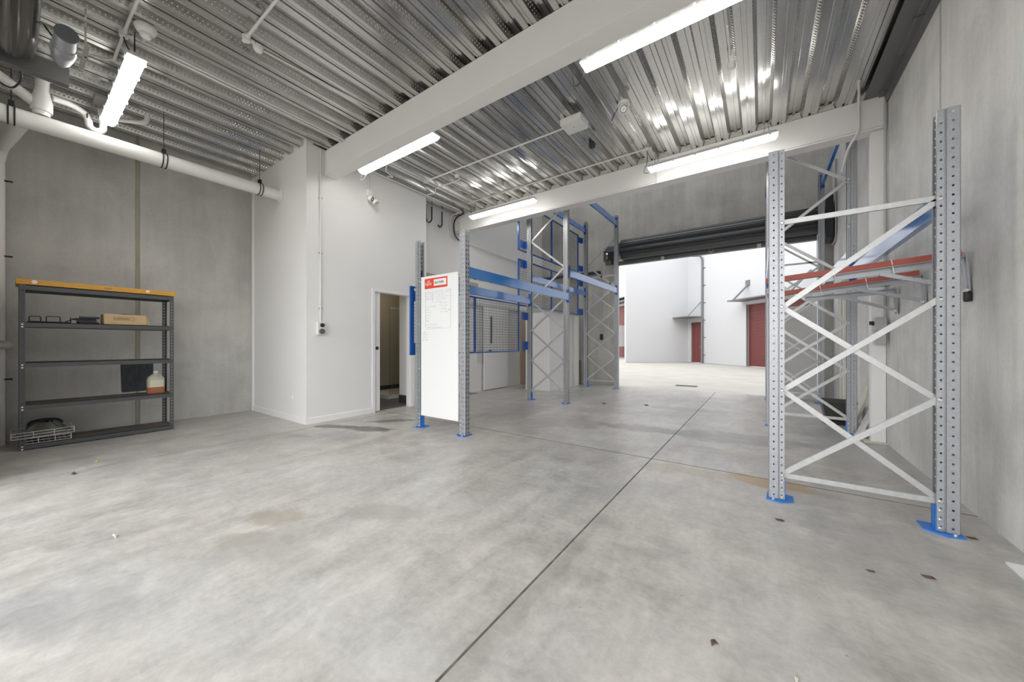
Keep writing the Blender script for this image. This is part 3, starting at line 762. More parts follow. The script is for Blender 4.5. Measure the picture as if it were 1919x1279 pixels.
tag(MB().lathe([(.04, .02), (.04, 0), (.03, -.02), (.002, -.022)], (-4.42, 4.58, 4.18), n=20).build('heat_detector', M_PVC, smooth=True), 'small white round detector at the end of the bent conduit', 'detector')
conduit([(-5.42, 3.86, ZC - .01), (-5.35, 3.95, ZC - .02), (-5.30, 3.75, ZC), (-5.10, 3.62, ZC)], 'short looped white conduit behind the light over the doorway', .012)
lead([(-5.5, 5.92, 4.15), (-5.74, 5.93, 4.12), (-5.87, 5.97, 4.0), (-5.87, 6.0, 3.78), (-5.87, 6.1, 3.68), (-5.87, 6.5, 3.62)], .014, 'thick black pipe bending around the left end of the rear beam', cat='pipe', name='pipe', rad=.08)
lead([(-5.86, 5.14, 4.19), (-5.86, 5.14, 3.9), (-5.86, 5.17, 3.82)], .014, 'black insulated pipe hanging closest to the white wall corner', cat='pipe', name='pipe')
lead([(-5.86, 5.30, 4.19), (-5.86, 5.30, 3.9), (-5.86, 5.25, 3.84), (-5.86, 5.20, 3.82)], .014, 'black insulated pipe hanging and hooking toward its neighbour by the corner', cat='pipe', name='pipe')
lead([(-5.86, 5.60, 4.17), (-5.86, 5.60, 3.86), (-5.86, 5.54, 3.80), (-5.86, 5.48, 3.84)], .014, 'black insulated pipe ending in a hook, midway to the rear beam', cat='pipe', name='pipe')
t = thing('ceiling_box', 'square white box on the deck at the end of a conduit', 'box', (-2.06, 4.37, 4.10))
MB().box(-2.20, -1.91, 4.24, 4.50, 4.11, 4.199).build('housing', M_PVC, t, bevel=.004)
MB().lathe([(.006, 0), (.006, .003)], (-2.06, 4.37, 4.107), n=8).build('screw', M_WIRE, t)
tag(MB().box(-2.10, -2.02, 4.96, 5.03, 4.12, 4.199).build('sensor_cube', M_BPLAS, bevel=.008), 'small black cube sensor on the deck behind the square white box', 'sensor')
# turret cameras
t = thing('security_camera', 'white turret camera with dark lens on the deck, blue lead beside it', 'camera', (-1.40, 4.36, 4.06))
MB().lathe([(.07, .14), (.07, .10), (.055, .09), (.02, .09)], (-1.40, 4.40, 4.06), n=24).build('base', M_PVC, t, True)
ax = Vector((.25, -.75, -.6)).normalized(); cc = Vector((-1.39, 4.36, 4.10))
MB().lathe([(.001, -.065), (.035, -.055), (.058, -.03), (.065, 0), (.058, .03), (.046, .045), (.044, .045)], cc, ax, 24).build('ball', M_PVC, t, True)
MB().lathe([(.044, .0), (.044, .046), (.03, .044), (.001, .044)], cc, ax, 24).build('lens', M_BPLAS, t, True)
MB().lathe([(.012, 0), (.008, .004), (.001, .005)], cc + ax * .044, ax, 12).build('lens_glass', M_CHROME, t, True)
lead([(-1.47, 4.42, 4.19), (-1.52, 4.42, 4.12), (-1.57, 4.46, 4.07), (-1.60, 4.50, 4.10), (-1.56, 4.52, 4.19)], .005, 'blue network lead looping beside the ceiling camera', M_NAVY, rad=.03)
cxy = Vector((-5.47, 3.57, 3.70))
t = thing('security_camera', 'white wall camera below the light over the doorway', 'camera', tuple(cxy))
b = MB(); b.box(XA, XA + .075, 3.53, 3.62, 3.745, 3.85); b.build('mount', M_PVC, t, bevel=.008)
ax = Vector((.75, .35, -.45)).normalized()
MB().lathe([(.001, -.055), (.03, -.045), (.05, -.02), (.052, .01), (.04, .035), (.036, .035)], cxy + ax * .005, ax, 24).build('ball', M_PVC, t, True)
MB().lathe([(.036, .0), (.036, .036), (.001, .034)], cxy + ax * .005, ax, 20).build('lens', M_BPLAS, t, True)
MB().lathe([(.052, .0), (.054, .02), (.047, .05), (.044, .05), (.044, .01)], cxy + Vector((.035, .07, -.05)), Vector((.7, .2, -.75)), 20).build('reflector', M_PVC, t, True)
conduit([(XA + .02, 3.575, 3.85), (XA + .02, 3.575, 4.19)], 'short white conduit up from the wall camera', .012)
t = thing('smoke_detector', 'small white detector between ribs toward the right wall', 'detector', (-.265, 4.45, 4.13))
MB().lathe([(.04, .065), (.042, .03), (.032, .008), (.002, .0)], (-.265, 4.45, 4.135), n=20).build('dome', M_PVC, t, True)
MB().cyl((-.265, 4.30, 4.195), (-.265, 3.9, 4.195), .010).build('stem', M_COND, t, True)
conduit([(.90, 5.55, 4.185), (.955, 5.88, 4.185), (.97, 6.0, 4.13), (.975, 6.01, 3.86), (.96, 6.02, 3.79), (.90, 6.16, 3.70), (.88, 6.45, 3.52)], 'pale conduit draped over the right end of the rear beam', .014, M_COND, .08)
conduit([(1.206, 6.03, 4.12), (1.206, 6.03, 1.5)], 'grey conduit dropping down the right wall in front of the column', .013, M_CONDG)
# isolators
t = thing('isolator_switch', 'grey isolator box with a black knob beside the column', 'switch', (1.15, 5.95, 1.28))
MB().box(1.10, 1.20, 5.93, 6.03, 1.36, 1.52).build('box', M_CONDG, t, bevel=.006)
MB().box(1.10, 1.20, 5.945, 6.03, 1.20, 1.355).build('lower_box', M_CONDG, t, bevel=.006)
b = MB(); b.lathe([(.026, 0), (.026, .018), (.02, .022), (.001, .022)], (1.10, 5.98, 1.45), (-1, 0, 0), 18); b.box(1.06, 1.08, 5.972, 5.988, 1.43, 1.475); b.build('knob', M_BPLAS, t, True)
t = thing('power_outlet', 'white switched power outlet with a black dial at the foot of the wall conduit', 'power outlet', (XA, 2.755, 1.34))
MB().box(XA, XA + .055, 2.70, 2.81, 1.34, 1.545).build('housing', M_PVC, t, bevel=.006)
MB().lathe([(.031, 0), (.031, .018), (.026, .021), (.001, .021)], (XA + .055, 2.765, 1.49), (1, 0, 0), 20).build('dial', M_BPLAS, t, True)
MB().lathe([(.042, 0), (.042, .02), (.030, .022), (.028, .006), (.001, .006)], (XA + .055, 2.76, 1.395), (1, 0, 0), 24).build('socket_ring', M_GREYD, t, True)
conduit([(XA + .013, 2.762, 4.18), (XA + .013, 2.762, 1.545)], 'white conduit down the white side wall to the outlet', .0125)
for z, l in ((1.75, 'lowest'), (2.6, 'middle'), (3.45, 'highest')): tag(MB().box(XA + .002, XA + .018, 2.735, 2.79, z - .012, z + .012).build('saddle_clip', M_CONDG), l + ' grey saddle clip holding the outlet conduit to the white wall', 'clip', 'saddle clips on the outlet conduit')
t = thing('wall_socket', 'white double wall socket low on the lateral white wall', 'wall socket', (-6.03, 2.56, .34))
MB().box(-6.09, -5.97, 2.548, 2.56, .34, .415).build('plate', M_TRIM, t, bevel=.003)
for x in (-6.055, -6.005): MB().box(x - .012, x + .012, 2.544, 2.548, .36, .395).build('rocker', M_PVC, t)

# ------------------------------------------------------------------ plumbing, upper left
PX, PZ = -6.43, 3.63
t = thing('drain_pipe', 'large white drain pipe running along the left wall into the white partition', 'pipe', (PX, 1.2, PZ - .09))
MB().cyl((PX, YF, PZ - .03), (PX, 2.555, PZ), .088, 28).build('pipe', M_PVC, t, True)
MB().lathe([(.088, 0), (.118, .0), (.118, .018), (.10, .028), (.088, .028)], (PX, 2.558, PZ), (0, -1, 0), 28).build('flange', M_PVC, t, True)
def pclip(y):
    c = MB(); z = PZ - .03 + .03 * (y - YF) / 2.7
    for dy in (-.02, .02): c.tube([(PX + .094 * cos(a), y + dy, z + .094 * sin(a)) for a in [2 * pi * k / 24 for k in range(24)]], .006, 6, closed=True)
    for sx in (-.02, .02): c.box(PX + sx - .003, PX + sx + .003, y - .02, y + .02, z + .09, z + .15)
    c.tube([(PX, y, z + .14), (PX, y, 4.2)], .004, 6)
    return c
for y, l in ((.02, 'black hanger strap and rod at the near end of the large drain pipe'), (1.18, 'black hanger strap and rod midway along the large drain pipe'), (2.27, 'black hanger strap and rod at the far end of the large drain pipe')):
    tag(pclip(y).build('pipe_hanger', M_BLACK), l, 'pipe hanger', 'pipe hanger straps')
t = thing('branch_fitting', 'white waste stack fitting rising from the drain pipe to the deck', 'pipe fitting', (PX, .22, 3.7))
b = MB(); b.lathe([(.062, 0), (.062, .04), (.078, .045), (.078, .16), (.070, .18), (.055, .27), (.05, .28), (.05, .40)], (PX, .21, 3.695), (0, .02, 1), 24)
b.tube(arc_pts([(PX, .21, 4.08), (PX + .0, .22, 4.12), (PX + .1, .34, 4.14)], .05, 6), .05, 18)
b.build('stack', M_PVC, t, True)
MB().tube(arc_pts([(PX, .19, 3.80), (PX - .02, .02, 3.93), (PX - .03, YF + .002, 4.05)], .08, 6), .052, 18).build('left_branch', M_PVC, t, True)
MB().tube(arc_pts([(PX, .28, 3.93), (PX - .06, .42, 3.96), (-6.615, .525, 3.965), (-6.62, .535, 3.93)], .06, 8), .032, 16).build('right_branch', M_PVC, t, True)
t = thing('waste_trap', 'white S-shaped waste trap beside the upper left light', 'pipe trap', (-6.62, .6, 3.8))
PT = -6.62
tp = [(PT, .535, 3.95), (PT, .56, 3.88)] + [(PT, .6175 - .0575 * cos(a), 3.855 - .0575 * sin(a)) for a in [pi * k / 10 for k in range(11)]] + [(PT, .675, 3.88), (PT, .675, 4.05)]
MB().tube(tp, .034, 16).build('bend', M_PVC, t, True)
MB().lathe([(.045, 0), (.045, .06), (.038, .065)], (PT, .675, 4.01), n=20).build('coupling', M_PVC, t, True); MB().lathe([(.042, 0), (.042, .03)], (PT, .675, 3.91), n=20).build('coupling', M_PVC, t, True)
MB().tube(arc_pts([(PT, .68, 3.99), (PT, 1.0, 4.09), (PT, 1.05, 4.13), (PT, 1.06, 4.22)], .07, 6), .026, 14).build('outlet_pipe', M_PVC, t, True)
MB().tube([(PT + .038 * cos(a), .545, 3.93 + .038 * sin(a)) for a in [2 * pi * k / 16 for k in range(16)]], .006, 6, closed=True).build('band', M_BLACK, t)
tag(MB().box(PX - .3, PX - .05, .60, .74, 4.165, 4.199).build('junction_plate', M_CONDG), 'flat pale plate on the deck above the waste trap', 'plate')
t = thing('downpipe', 'white vertical pipe at the left edge behind the shelf unit', 'pipe', (-7.40, -.055, 0))
MB().cyl((-7.40, -.075, 0), (-7.40, -.075, 3.35), .058, 20).build('pipe', M_PVC, t, True)
MB().tube(arc_pts([(-7.40, -.075, 3.35), (-7.30, -.05, 3.5), (-6.9, .02, 3.54), (-6.57, .08, 3.58)], .08, 6), .055, 18).build('offset', M_PVC, t, True)
for z in (.78, 2.25, 3.15): MB().box(-7.40, -7.37, -.135, .0, z - .008, z + .008).tube([(-7.37, .0, z), (-7.37, .035, z)], .01, 8).build('bracket', M_BLACK, t)
t = thing('pipe_stub', 'short grey capped pipe poking out behind the shelf unit at the left edge', 'pipe', (-7.265, -.05, 1.15))
MB().lathe([(.042, 0), (.042, .10), (.05, .10), (.05, .17), (.046, .175), (.046, .195), (.001, .195)], (-7.265, YF, 1.19), (0, 1, 0), 24).build('pipe', M_PVCG, t, True)

# front roller door drum above the camera, with its bracket and motor
t = thing('roller_door_drum', 'dull steel roller door drum at the top left corner', 'roller door', (-2.3, .06, 3.7))
pr_ = []
for k in range(72):
    a = 2 * pi * k / 72; r = .128 + (.006 if (k % 9) < 3 else 0); pr_.append((.0 + .02 + r * cos(a), 3.86 + r * sin(a)))
MB().prism(pr_, 'x', -5.38, .93).build('curtain_roll', M_STAINLESS, t)
MB().cyl((-5.45, .02, 3.86), (-5.38, .02, 3.86), .04).build('axle', M_FLASH, t)
b = MB(); b.box(-5.47, -5.45, YF, .34, 3.70, 3.86); b.box(-5.53, -5.45, YF, .34, 3.69, 3.70); b.build('end_bracket', M_FLASH, t)
t = thing('door_motor', 'round grey capped motor wrapped in silver sheet beside the roller drum', 'motor', (-5.0, .29, 3.65))
MB().lathe([(.068, 0), (.068, -.012), (.064, -.012)], (-4.72, .282, 3.78), (1, 0, 0), 28).build('end_cap', M_GREYD, t, True)
MB().lathe([(.065, 0), (.068, .16), (.065, .2)], (-4.732, .282, 3.78), (-1, 0, 0), 28).build('housing', M_GALV, t, True)
b = MB(); b.lathe([(.070, 0), (.078, .06), (.07, .16), (.055, .28), (.03, .36), (.002, .36)], (-4.92, .282, 3.775), (-1, 0, .02), 28); b.build('wrap', M_SILVER, t, True)
b = MB(); b.bar((-4.75, .395, 3.78), (-5.2, .395, 3.78), .03, .02); b.bar((-4.95, .40, 3.77), (-4.95, .40, 4.2), .012, .02); b.build('bracket', M_CHROME, t)
lead([(-5.56, .05, 3.80), (-5.62, .08, 3.66), (-5.78, .02, 3.60), (-5.85, -.08, 3.68), (-5.6, -.12, 3.78)], .008, 'black cable loop hanging beside the roller drum', rad=.1)
lead([(-4.9, .22, 3.80), (-4.95, .17, 3.90), (-5.1, .2, 3.98)], .006, 'thin black lead at the motor')

# ------------------------------------------------------------------ boltless shelf unit by the left wall
SX0, SX1, SY0, SY1 = -7.21, -6.785, .072, 1.348
t = thing('shelf_unit', 'charcoal steel shelf unit with five shelves against the left concrete wall', 'shelving', ((SX0 + SX1) / 2, (SY0 + SY1) / 2, 0))
def angle_post(x, y, dx, dy, h):
    m = MB(); k = int(h / .042); st = h / k; zs = [(i * st, (i + 1) * st) for i in range(k)]; w = .042
    m.strip((x, y, 0), (0, dy, 0), w, zs, .0065, .0085); m.strip((x, y, 0), (dx, 0, 0), w, zs, .0065, .0085)
    m.strip((x + dx * .002, y, 0), (0, dy, 0), w, zs, .0065, .0085); m.strip((x, y + dy * .002, 0), (dx, 0, 0), w, zs, .0065, .0085)
    return m
for x, dx in ((SX0, 1), (SX1, -1)):
    for y, dy in ((SY0, 1), (SY1, -1)): angle_post(x, y, dx, dy, 1.874).build('post', M_SHELF, t)
for z1 in (1.872, 1.452, .992, .514, .066):
    b = MB(); x0, x1, y0, y1 = SX0 + .003, SX1 - .003, SY0 + .004, SY1 - .004
    for (xa, xb) in ((x0, x0 + .004), (x1 - .004, x1)): b.box(xa, xb, y0, y1, z1 - .056, z1)
    b.box(x1 - .03, x1, y0, y1, z1 - .006, z1); b.box(x1 - .02, x1 + .0005, y0, y1, z1 - .032, z1 - .026)
    for (ya, yb) in ((y0, y0 + .004), (y1 - .004, y1)): b.box(x0, x1, ya, yb, z1 - .056, z1)
    s = b.build('shelf', M_SHELF, t)
    MB().box(x0 + .005, x1 - .03, y0 + .005, y1 - .005, z1 - .018, z1 - .004).build('shelf_board', M_DECKB, s)
for z in (.045, .015, .49, .46, .965, .935, 1.425, 1.395):
    MB().lathe([(.009, 0), (.008, .004), (.001, .005)], (SX1, SY0 + .021, z), (1, 0, 0), 10).build('bolt', M_BOLT, t)
t = thing('plank', 'orange timber plank lying along the top of the shelf unit', 'plank', (-7.0, .71, 1.875))
MB().box(-7.2, -6.782, .05, 1.365, 1.876, 1.937).build('board', M_ORANGE, t, bevel=.004)
MB().lathe([(.021, 0), (.02, .0015), (.001, .002)], (-6.782, .175, 1.909), (1, 0, 0), 16).build('white_sticker', M_BOARD, t)
MB().box(-6.7825, -6.781, 1.07, 1.105, 1.90, 1.925).build('pale_sticker', M_BOARD, t)
text_mesh('F60/S', .03, 'pencil_mark', M_INK, t, (-6.7815, .70, 1.894), (0, 1, 0), (0, 0, 1), thick=.0004)
tag(MB().box(-7.02, -6.95, .06, .15, 1.937, 1.957).build('offcut', M_BPLAS, bevel=.004), 'small dark offcut lying on the left end of the orange plank', 'offcut')
# cardboard tray
t = thing('cardboard_box', 'open cardboard box with brown lettering on the second shelf', 'box', (-6.93, .93, 1.452))
b = MB(); x0, x1, y0, y1, z0, z1 = -7.10, -6.83, .70, 1.10, 1.452, 1.585
b.add([(x1, y0, z0), (x1, y1 + .015, z0), (x1 + .0, y1 - .01, z1), (x1 + .0, y0 + .005, z1 + .005)], [(0, 1, 2, 3)])
b.add([(x1 - .004, y0, z0), (x1 - .004, y1 + .015, z0), (x1 - .004, y1 - .01, z1), (x1 - .004, y0 + .005, z1 + .005)], [(3, 2, 1, 0)])
b.box(x0, x0 + .004, y0, y1, z0, z1); b.box(x0, x1, y0, y0 + .004, z0, z1); b.box(x0, x1, y1 - .012, y1 - .008, z0, z1); b.box(x0, x1, y0, y1, z0, z0 + .004)
b.build('carton', M_CARD, t)
text_mesh('LAMEABARS', .034, 'lettering', M_INK, t, (x1 + .0015, y0 + .095, z0 + .068), (0, 1, 0), (0, 0, 1), thick=.0004, sx=.72)
b = MB(); fr = [(x1 + .0012, y0 + .088, z0 + .06), (x1 + .0012, y0 + .27, z0 + .06), (x1 + .0012, y0 + .27, z0 + .1), (x1 + .0012, y0 + .088, z0 + .1)]
for i in range(4): b.tube([fr[i], fr[(i + 1) % 4]], .001, 4)
b.build('label_border', M_INK, t)
tag(MB().lathe([(.085, 0), (.085, .004), (.07, .022), (.02, .03), (.002, .03)], (-6.96, .90, 1.575), (0.1, 0, 1), 28).build('plate', M_GREYD, smooth=True), 'dark round dish sticking out of the cardboard box', 'dish')
# jug
t = thing('jug', 'plastic jug with cream label and orange contents on the fourth shelf', 'jug', (-6.97, 1.195, .514))
def rring(w, d, z, y=1.195, x=-6.97): return [(x + d * sx * cx, y + w * sy * cy, z) for sx, sy, cx, cy in ((1, -1, .7, 1), (1, -1, 1, .7), (1, 1, 1, .7), (1, 1, .7, 1), (-1, 1, .7, 1), (-1, 1, 1, .7), (-1, -1, 1, .7), (-1, -1, .7, 1))]
def loft(rings):
    m = MB(); vs = sum(rings, []); n = 8; fs = [(i * n + k, i * n + (k + 1) % n, (i + 1) * n + (k + 1) % n, (i + 1) * n + k) for i in range(len(rings) - 1) for k in range(n)]
    fs += [tuple(range(n - 1, -1, -1)), tuple((len(rings) - 1) * n + k for k in range(n))]; return m.add(vs, fs)
loft([rring(.082, .06, .514), rring(.085, .062, .525), rring(.085, .062, .60)]).build('contents', M_JUGLIQ, t)
loft([rring(.085, .062, .60), rring(.085, .062, .70), rring(.075, .055, .74), rring(.04, .03, .775), rring(.024, .022, .785), rring(.024, .022, .80)]).build('shell', M_JUGC, t)
MB().box(-6.909, -6.9065, 1.13, 1.262, .603, .70).build('label_sheet', M_LABELW, t)
MB().lathe([(.024, 0), (.024, .022), (.02, .026), (.001, .026)], (-6.97, 1.195, .80), n=18).build('cap', M_BOARD, t, True)
MB().tube(arc_pts([(-6.925, 1.225, .775), (-6.91, 1.235, .76), (-6.905, 1.24, .70)], .02, 4), .010, 10).build('handle', M_JUGC, t, True)
# dark oddments on the second shelf
t = thing('cable_tray', 'low black wire bracket frame on the left of the second shelf', 'bracket frame', (-6.9, .3, 1.452))
b = MB(); z0 = 1.452
for (ya, yb, hh) in ((.14, .22, .07), (.26, .36, .075)):
    b.tube(arc_pts([(-6.86, ya, z0 + .01), (-6.86, ya, z0 + hh), (-6.86, yb, z0 + hh), (-6.86, yb, z0 + .01)], .012, 4), .005, 8)
b.tube([(-6.84, .13, z0 + .008), (-6.84, .44, z0 + .008)], .008, 8); b.tube([(-6.95, .13, z0 + .008), (-6.95, .44, z0 + .008)], .008, 8)
b.tube([(-6.87, .44, z0 + .008), (-6.87, .44, z0 + .07)], .005, 8); b.tube([(-6.90, .40, z0 + .02), (-6.90, .455, z0 + .05)], .005, 8)
for y in (.14, .3, .43): b.tube([(-6.95, y, z0 + .008), (-6.84, y, z0 + .008)], .006, 8)
b.build('frame', M_BPLAS, t)
prev = None
for k, (ya, yb, zz, dz, rot) in enumerate(((.50, .66, 1.452, .022, .1), (.49, .65, 1.476, .02, -.12), (.47, .63, 1.50, .018, .18), (.51, .67, 1.522, .02, -.05))):
    m = MB(); cx, cy = -6.92, (ya + yb) / 2; w, d = (yb - ya) / 2, .075
    pts = [(cx + (sx * d * cos(rot) - sy * w * sin(rot)), cy + (sx * d * sin(rot) + sy * w * cos(rot))) for sx, sy in ((-1, -1), (1, -1), (1, 1), (-1, 1))]
    m.prism(pts, 'z', zz, zz + dz)
    tag(m.build('black_tile', M_BPLAS, bevel=.003), ('black tile at the bottom of the small stack on the second shelf', 'second black tile up in the small stack on the second shelf', 'third black tile up in the small stack on the second shelf', 'topmost black tile of the small stack on the second shelf')[k], 'tile', 'stacked black tiles')
# wire baskets on the bottom shelf
def basket(label, x0, x1, y0, y1, z0, z1, tilt=0):
    b = MB(); r = .0028
    def P(x, y, z): return (x, y, z + tilt * (y - y0))
    for z in (z0, (z0 + z1) / 2, z1):
        for a, c in (((x0, y0), (x1, y0)), ((x1, y0), (x1, y1)), ((x1, y1), (x0, y1)), ((x0, y1), (x0, y0))): b.tube([P(*a, z), P(*c, z)], r, 6)
    n = 9
    for i in range(n + 1):
        y = y0 + (y1 - y0) * i / n
        if i % 3 == 0: b.tube([P(x1, y, z0), P(x1, y, z1)], r, 6); b.tube([P(x0, y, z0), P(x0, y, z1)], r, 6)
        b.tube([P(x0, y, z0), P(x1, y, z0)], r * .7, 5)
    return tag(b.build('wire_basket', M_COND), label, 'wire basket', 'white wire baskets')
basket('lower white wire basket on the bottom shelf', -7.15, -6.80, .085, .44, .069, .13)
basket('upper white wire basket, tilted, stacked on the bottom shelf', -7.13, -6.76, .02, .46, .137, .20, .03)
t = tag(MB().add(*(lambda V: V)((lambda n, m: ([( -6.95 + .14 * cos(2 * pi * i / n) * (1 - .2 * j) * (1 + .12 * sin(5 * i)), .25 + .19 * sin(2 * pi * i / n) * (1 - .2 * j) * (1 + .1 * cos(4 * i)), .165 + .038 * j + .02 * sin(3 * i + j)) for j in range(m) for i in range(n)],
     [(j * n + i, j * n + (i + 1) % n, (j + 1) * n + (i + 1) % n, (j + 1) * n + i) for j in range(m - 1) for i in range(n)] + [tuple((m - 1) * n + i for i in range(n))]))(22, 4))).build('plastic_bag', M_BAG, smooth=True), 'crumpled olive plastic bag lying in the upper wire basket', 'bag')
tag(MB().lathe([(.13, 0), (.135, .02), (.12, .035), (.07, .03), (.05, .03)], (-7.06, .26, .235), (.25, 0, 1), 24).build('black_hose_coil', M_BLACK, smooth=True), 'round black coil lying behind the plastic bag on the bottom shelf', 'coil')
# painted patch on the wall
b = MB(); b.prism([(.945, .515), (.955, .50), (1.265, .505), (1.27, .52), (1.275, .91), (1.26, .925), (.94, .92), (.935, .905)], 'x', XL, XL + .003)
tag(b.build('painted_patch', M_PATCH), 'dark rectangular paint patch on the left wall behind the jug', 'wall patch')

# ------------------------------------------------------------------ left recess, seen through the racking
t = thing('sliding_door', 'white sliding door leaf with a long dark pull, behind the low mesh panel', 'door', (XQ + .07, 7.58, 0))
MB().box(XQ + .045, XQ + .085, 7.06, 8.10, .015, 2.16).build('leaf', M_TRIM, t, bevel=.003)
MB().box(XQ + .085, XQ + .105, 7.31, 7.345, 1.22, 1.93).build('pull', M_WIRE, t)
MB().box(XQ + .085, XQ + .088, 7.24, 7.36, 1.02, 1.05).build('name_strip', M_WIRE, t)
MB().box(XQ + .01, XQ + .05, 6.3, 9.1, 2.17, 2.22).build('track', M_GREYP, t)
t = struct(MB().box(XQ, XQ + .03, 8.78, 9.13, .01, 2.1).build('door_2', M_VENEER))
MB().box(XQ + .03, XQ + .055, 8.95, 8.985, 1.0, 1.25).build('handle', M_WIRE, t)
tag(MB().box(XQ + .001, XQ + .018, 5.95, 6.72, .97, 2.02).build('wall_board', M_TRIM, bevel=.002), 'white flat board on the recess wall left of the sliding door', 'board')
tag(MB().box(XQ + .001, XQ + .03, 6.86, 7.04, .75, 2.1).build('shade_strip', M_GREYP), 'grey strip standing in for the shadow gap at the edge of the sliding door', 'strip')  # shadow of the gap beside the leaf, put in as a grey strip
tag(MB().box(-5.15, -4.42, 7.95, 9.72, 0, 2.02).build('cupboard', M_WHITE, bevel=.003), 'plain white boxed cupboard behind the second left rack bay', 'cupboard')
tag(MB().box(-4.55, -4.40, 9.80, 9.82, 0, .72).build('card_strip', M_BROWNB), 'narrow brown card sheet standing at the foot of the far left rack frame', 'card sheet')
t = thing('door_control', 'black roller door push button hanging on its cable against the back wall', 'control switch', (-3.86, 10.06, 1.33))
MB().box(-3.90, -3.82, 10.04, 10.09, 1.33, 1.50).build('button_box', M_BPLAS, t, bevel=.006)
MB().tube([(-3.86, 10.07, 1.5), (-3.86, 10.08, 3.5)], .006, 6).build('cable', M_CONDG, t)
tag(MB().box(-5.8, -3.9, 10.02, 10.11, 3.28, 3.36).build('cable_tray', M_WIRE), 'dark cable tray along the back wall left of the roller door', 'cable tray')
t = thing('door_controller', 'opened roller door drive with exposed metal gear, left end of the dark door roll', 'motor', (-3.5, 9.9, 3.45))
b = MB(); b.box(-3.72, -3.43, 10.0, 10.1, 3.50, 4.02); b.build('back_plate', M_FLASH, t)
b = MB(); b.cyl((-3.62, 9.88, 3.72), (-3.32, 9.88, 3.72), .10, 20); b.box(-3.70, -3.62, 9.80, 10.0, 3.55, 3.86); b.build('gear_motor', M_CHROME, t)
b = MB(); b.box(-3.56, -3.36, 9.76, 9.84, 3.60, 3.80); b.cyl((-3.45, 9.82, 3.45), (-3.45, 9.82, 3.6), .03, 12); b.build('drive_box', M_BPLAS, t)

# ------------------------------------------------------------------ rear roller door
t = thing('roller_door', 'charcoal roller door rolled up above the rear opening', 'roller door', (-1.1, 9.84, 3.4))
prf = []; N = 96
for k in range(N):
    a = 2 * pi * k / N; q = (k % 12); r = .262 + (.018 if q in (2, 3, 4, 5) else 0) + (.012 if q in (8, 9) else 0); prf.append((9.80 + r * cos(a), 3.80 + r * sin(a)))
MB().prism(prf, 'x', -3.16, 1.03).build('curtain_roll', M_DARKROLL, t)
b = MB(); b.box(-3.20, .97, 10.05, 10.07, 3.56, 3.8); b.build('curtain', M_DARKROLL, t)
b = MB(); b.box(-3.40, .97, 10.02, 10.10, 3.455, 3.56); b.box(-3.40, .97, 9.98, 10.10, 3.445, 3.46); b.build('bottom_rail', M_EXTG, t)
for x in (-2.15, -.05): MB().box(x - .04, x + .04, 9.975, 10.02, 3.44, 3.53).build('rail_clip', M_GALV2, t)
b = MB(); b.tube([(-1.02, 9.97, 3.58), (-1.08, 9.96, 3.50), (-1.02, 9.96, 3.46), (-.96, 9.96, 3.50), (-1.02, 9.97, 3.58)], .012, 8)
b.build('lift_handle', M_GALV2, t)
for x0, x1 in ((-3.21, -3.17), (1.10, 1.17)):
    b = MB(); pe = [(9.80 + .34 * cos(2 * pi * k / 20), 3.80 + .40 * sin(2 * pi * k / 20)) for k in range(20)]
    if x0 > 0: b.box(1.06, 1.18, 9.55, 10.11, 3.36, 4.22)
    else: b.box(x0, x1, 9.62, 10.11, 3.62, 3.96)
    b.build('end_bracket', M_DARKROLL if x0 > 0 else M_GALV, t)
pieces('guide_track', M_GALV, t, MB().box(.985, 1.02, 10.0, 10.118, 0, 3.46), MB().box(-3.44, -3.41, 10.03, 10.118, 0, 3.46))
conduit([(1.205, 9.5, 4.9), (1.205, 9.5, 4.30), (1.205, 9.48, 3.35), (1.205, 9.55, 3.28), (1.205, 9.95, 3.27)], 'grey conduit bending around the right end of the dark door roll', .014, M_CONDG, .08)

# ------------------------------------------------------------------ right side oddments
def arm(label, y, zt, xe, red, tilt=.075):
    """hinged support arm on a wall leg: rail, galvanised angle, strut, leg"""
    t = thing('support_arm', label, 'wall arm', (XRW - .05, y, zt - .32), 'wall mounted support arms')
    xw = XRW - .02
    def z(x): return zt - tilt * (xw - x)
    if red: MB().bar((xw - .04, y - .022, z(xw - .04) - .02), (xe, y - .022, z(xe) - .02), .045, .045).build('rail', M_ARMRED, t)
    else: MB().bar((xw - .05, y, z(xw - .05) + .006), (xw - .5, y, z(xw - .5) + .006), .07, .02).build('timber_pad', M_RUST, t)
    xg = xw - .78
    b = MB(); b.bar((xw - .02, y + .003, z(xw - .02) - .066), (xg, y + .003, z(xg) - .066), .005, .052); b.bar((xw - .02, y - .02, z(xw - .02) - .046), (xg, y - .02, z(xg) - .046), .05, .004)
    b.build('angle_bar', M_GALV, t)
    MB().bar((xw - .45, y, z(xw - .45) - .085), (xw - .02, y, zt - .27), .03, .03).build('strut', M_GALV, t)
    b = MB(); b.bar((xw - .012, y, zt - .03), (xw + .008, y, zt - .32), .036, .006, (1, 0, 0)); b.bar((xw - .012, y + .018, zt - .03), (xw + .008, y + .018, zt - .32), .006, .03, (1, 0, 0)); b.build('wall_leg', M_GALV, t)
    b = MB(); b.lathe([(.012, 0), (.012, .03)], (xw - .02, y - .02, zt - .29), (0, -1, 0), 10); b.build('hinge_bolt', M_BOLT, t)
    if tilt == .075: MB().box(XRW - .04, XRW - .002, y - .022, y + .022, zt - .37, zt - .29).build('foot_pad', M_BLACK, t, bevel=.012)
    if red:
        MB().cyl((xw - .03, y - .022, zt - .02), (XRW, y - .022, zt - .016), .008, 10).build('wall_pin', M_CONDG, t)
        for f in (.35, .78):
            x = xw - f * .78 - .12; MB().tube([(x, y - .048, z(x) + .006), (x + .02, y - .03, z(x) - .10)], .004, 6).build('tie_strap', M_COND, t)
    return t
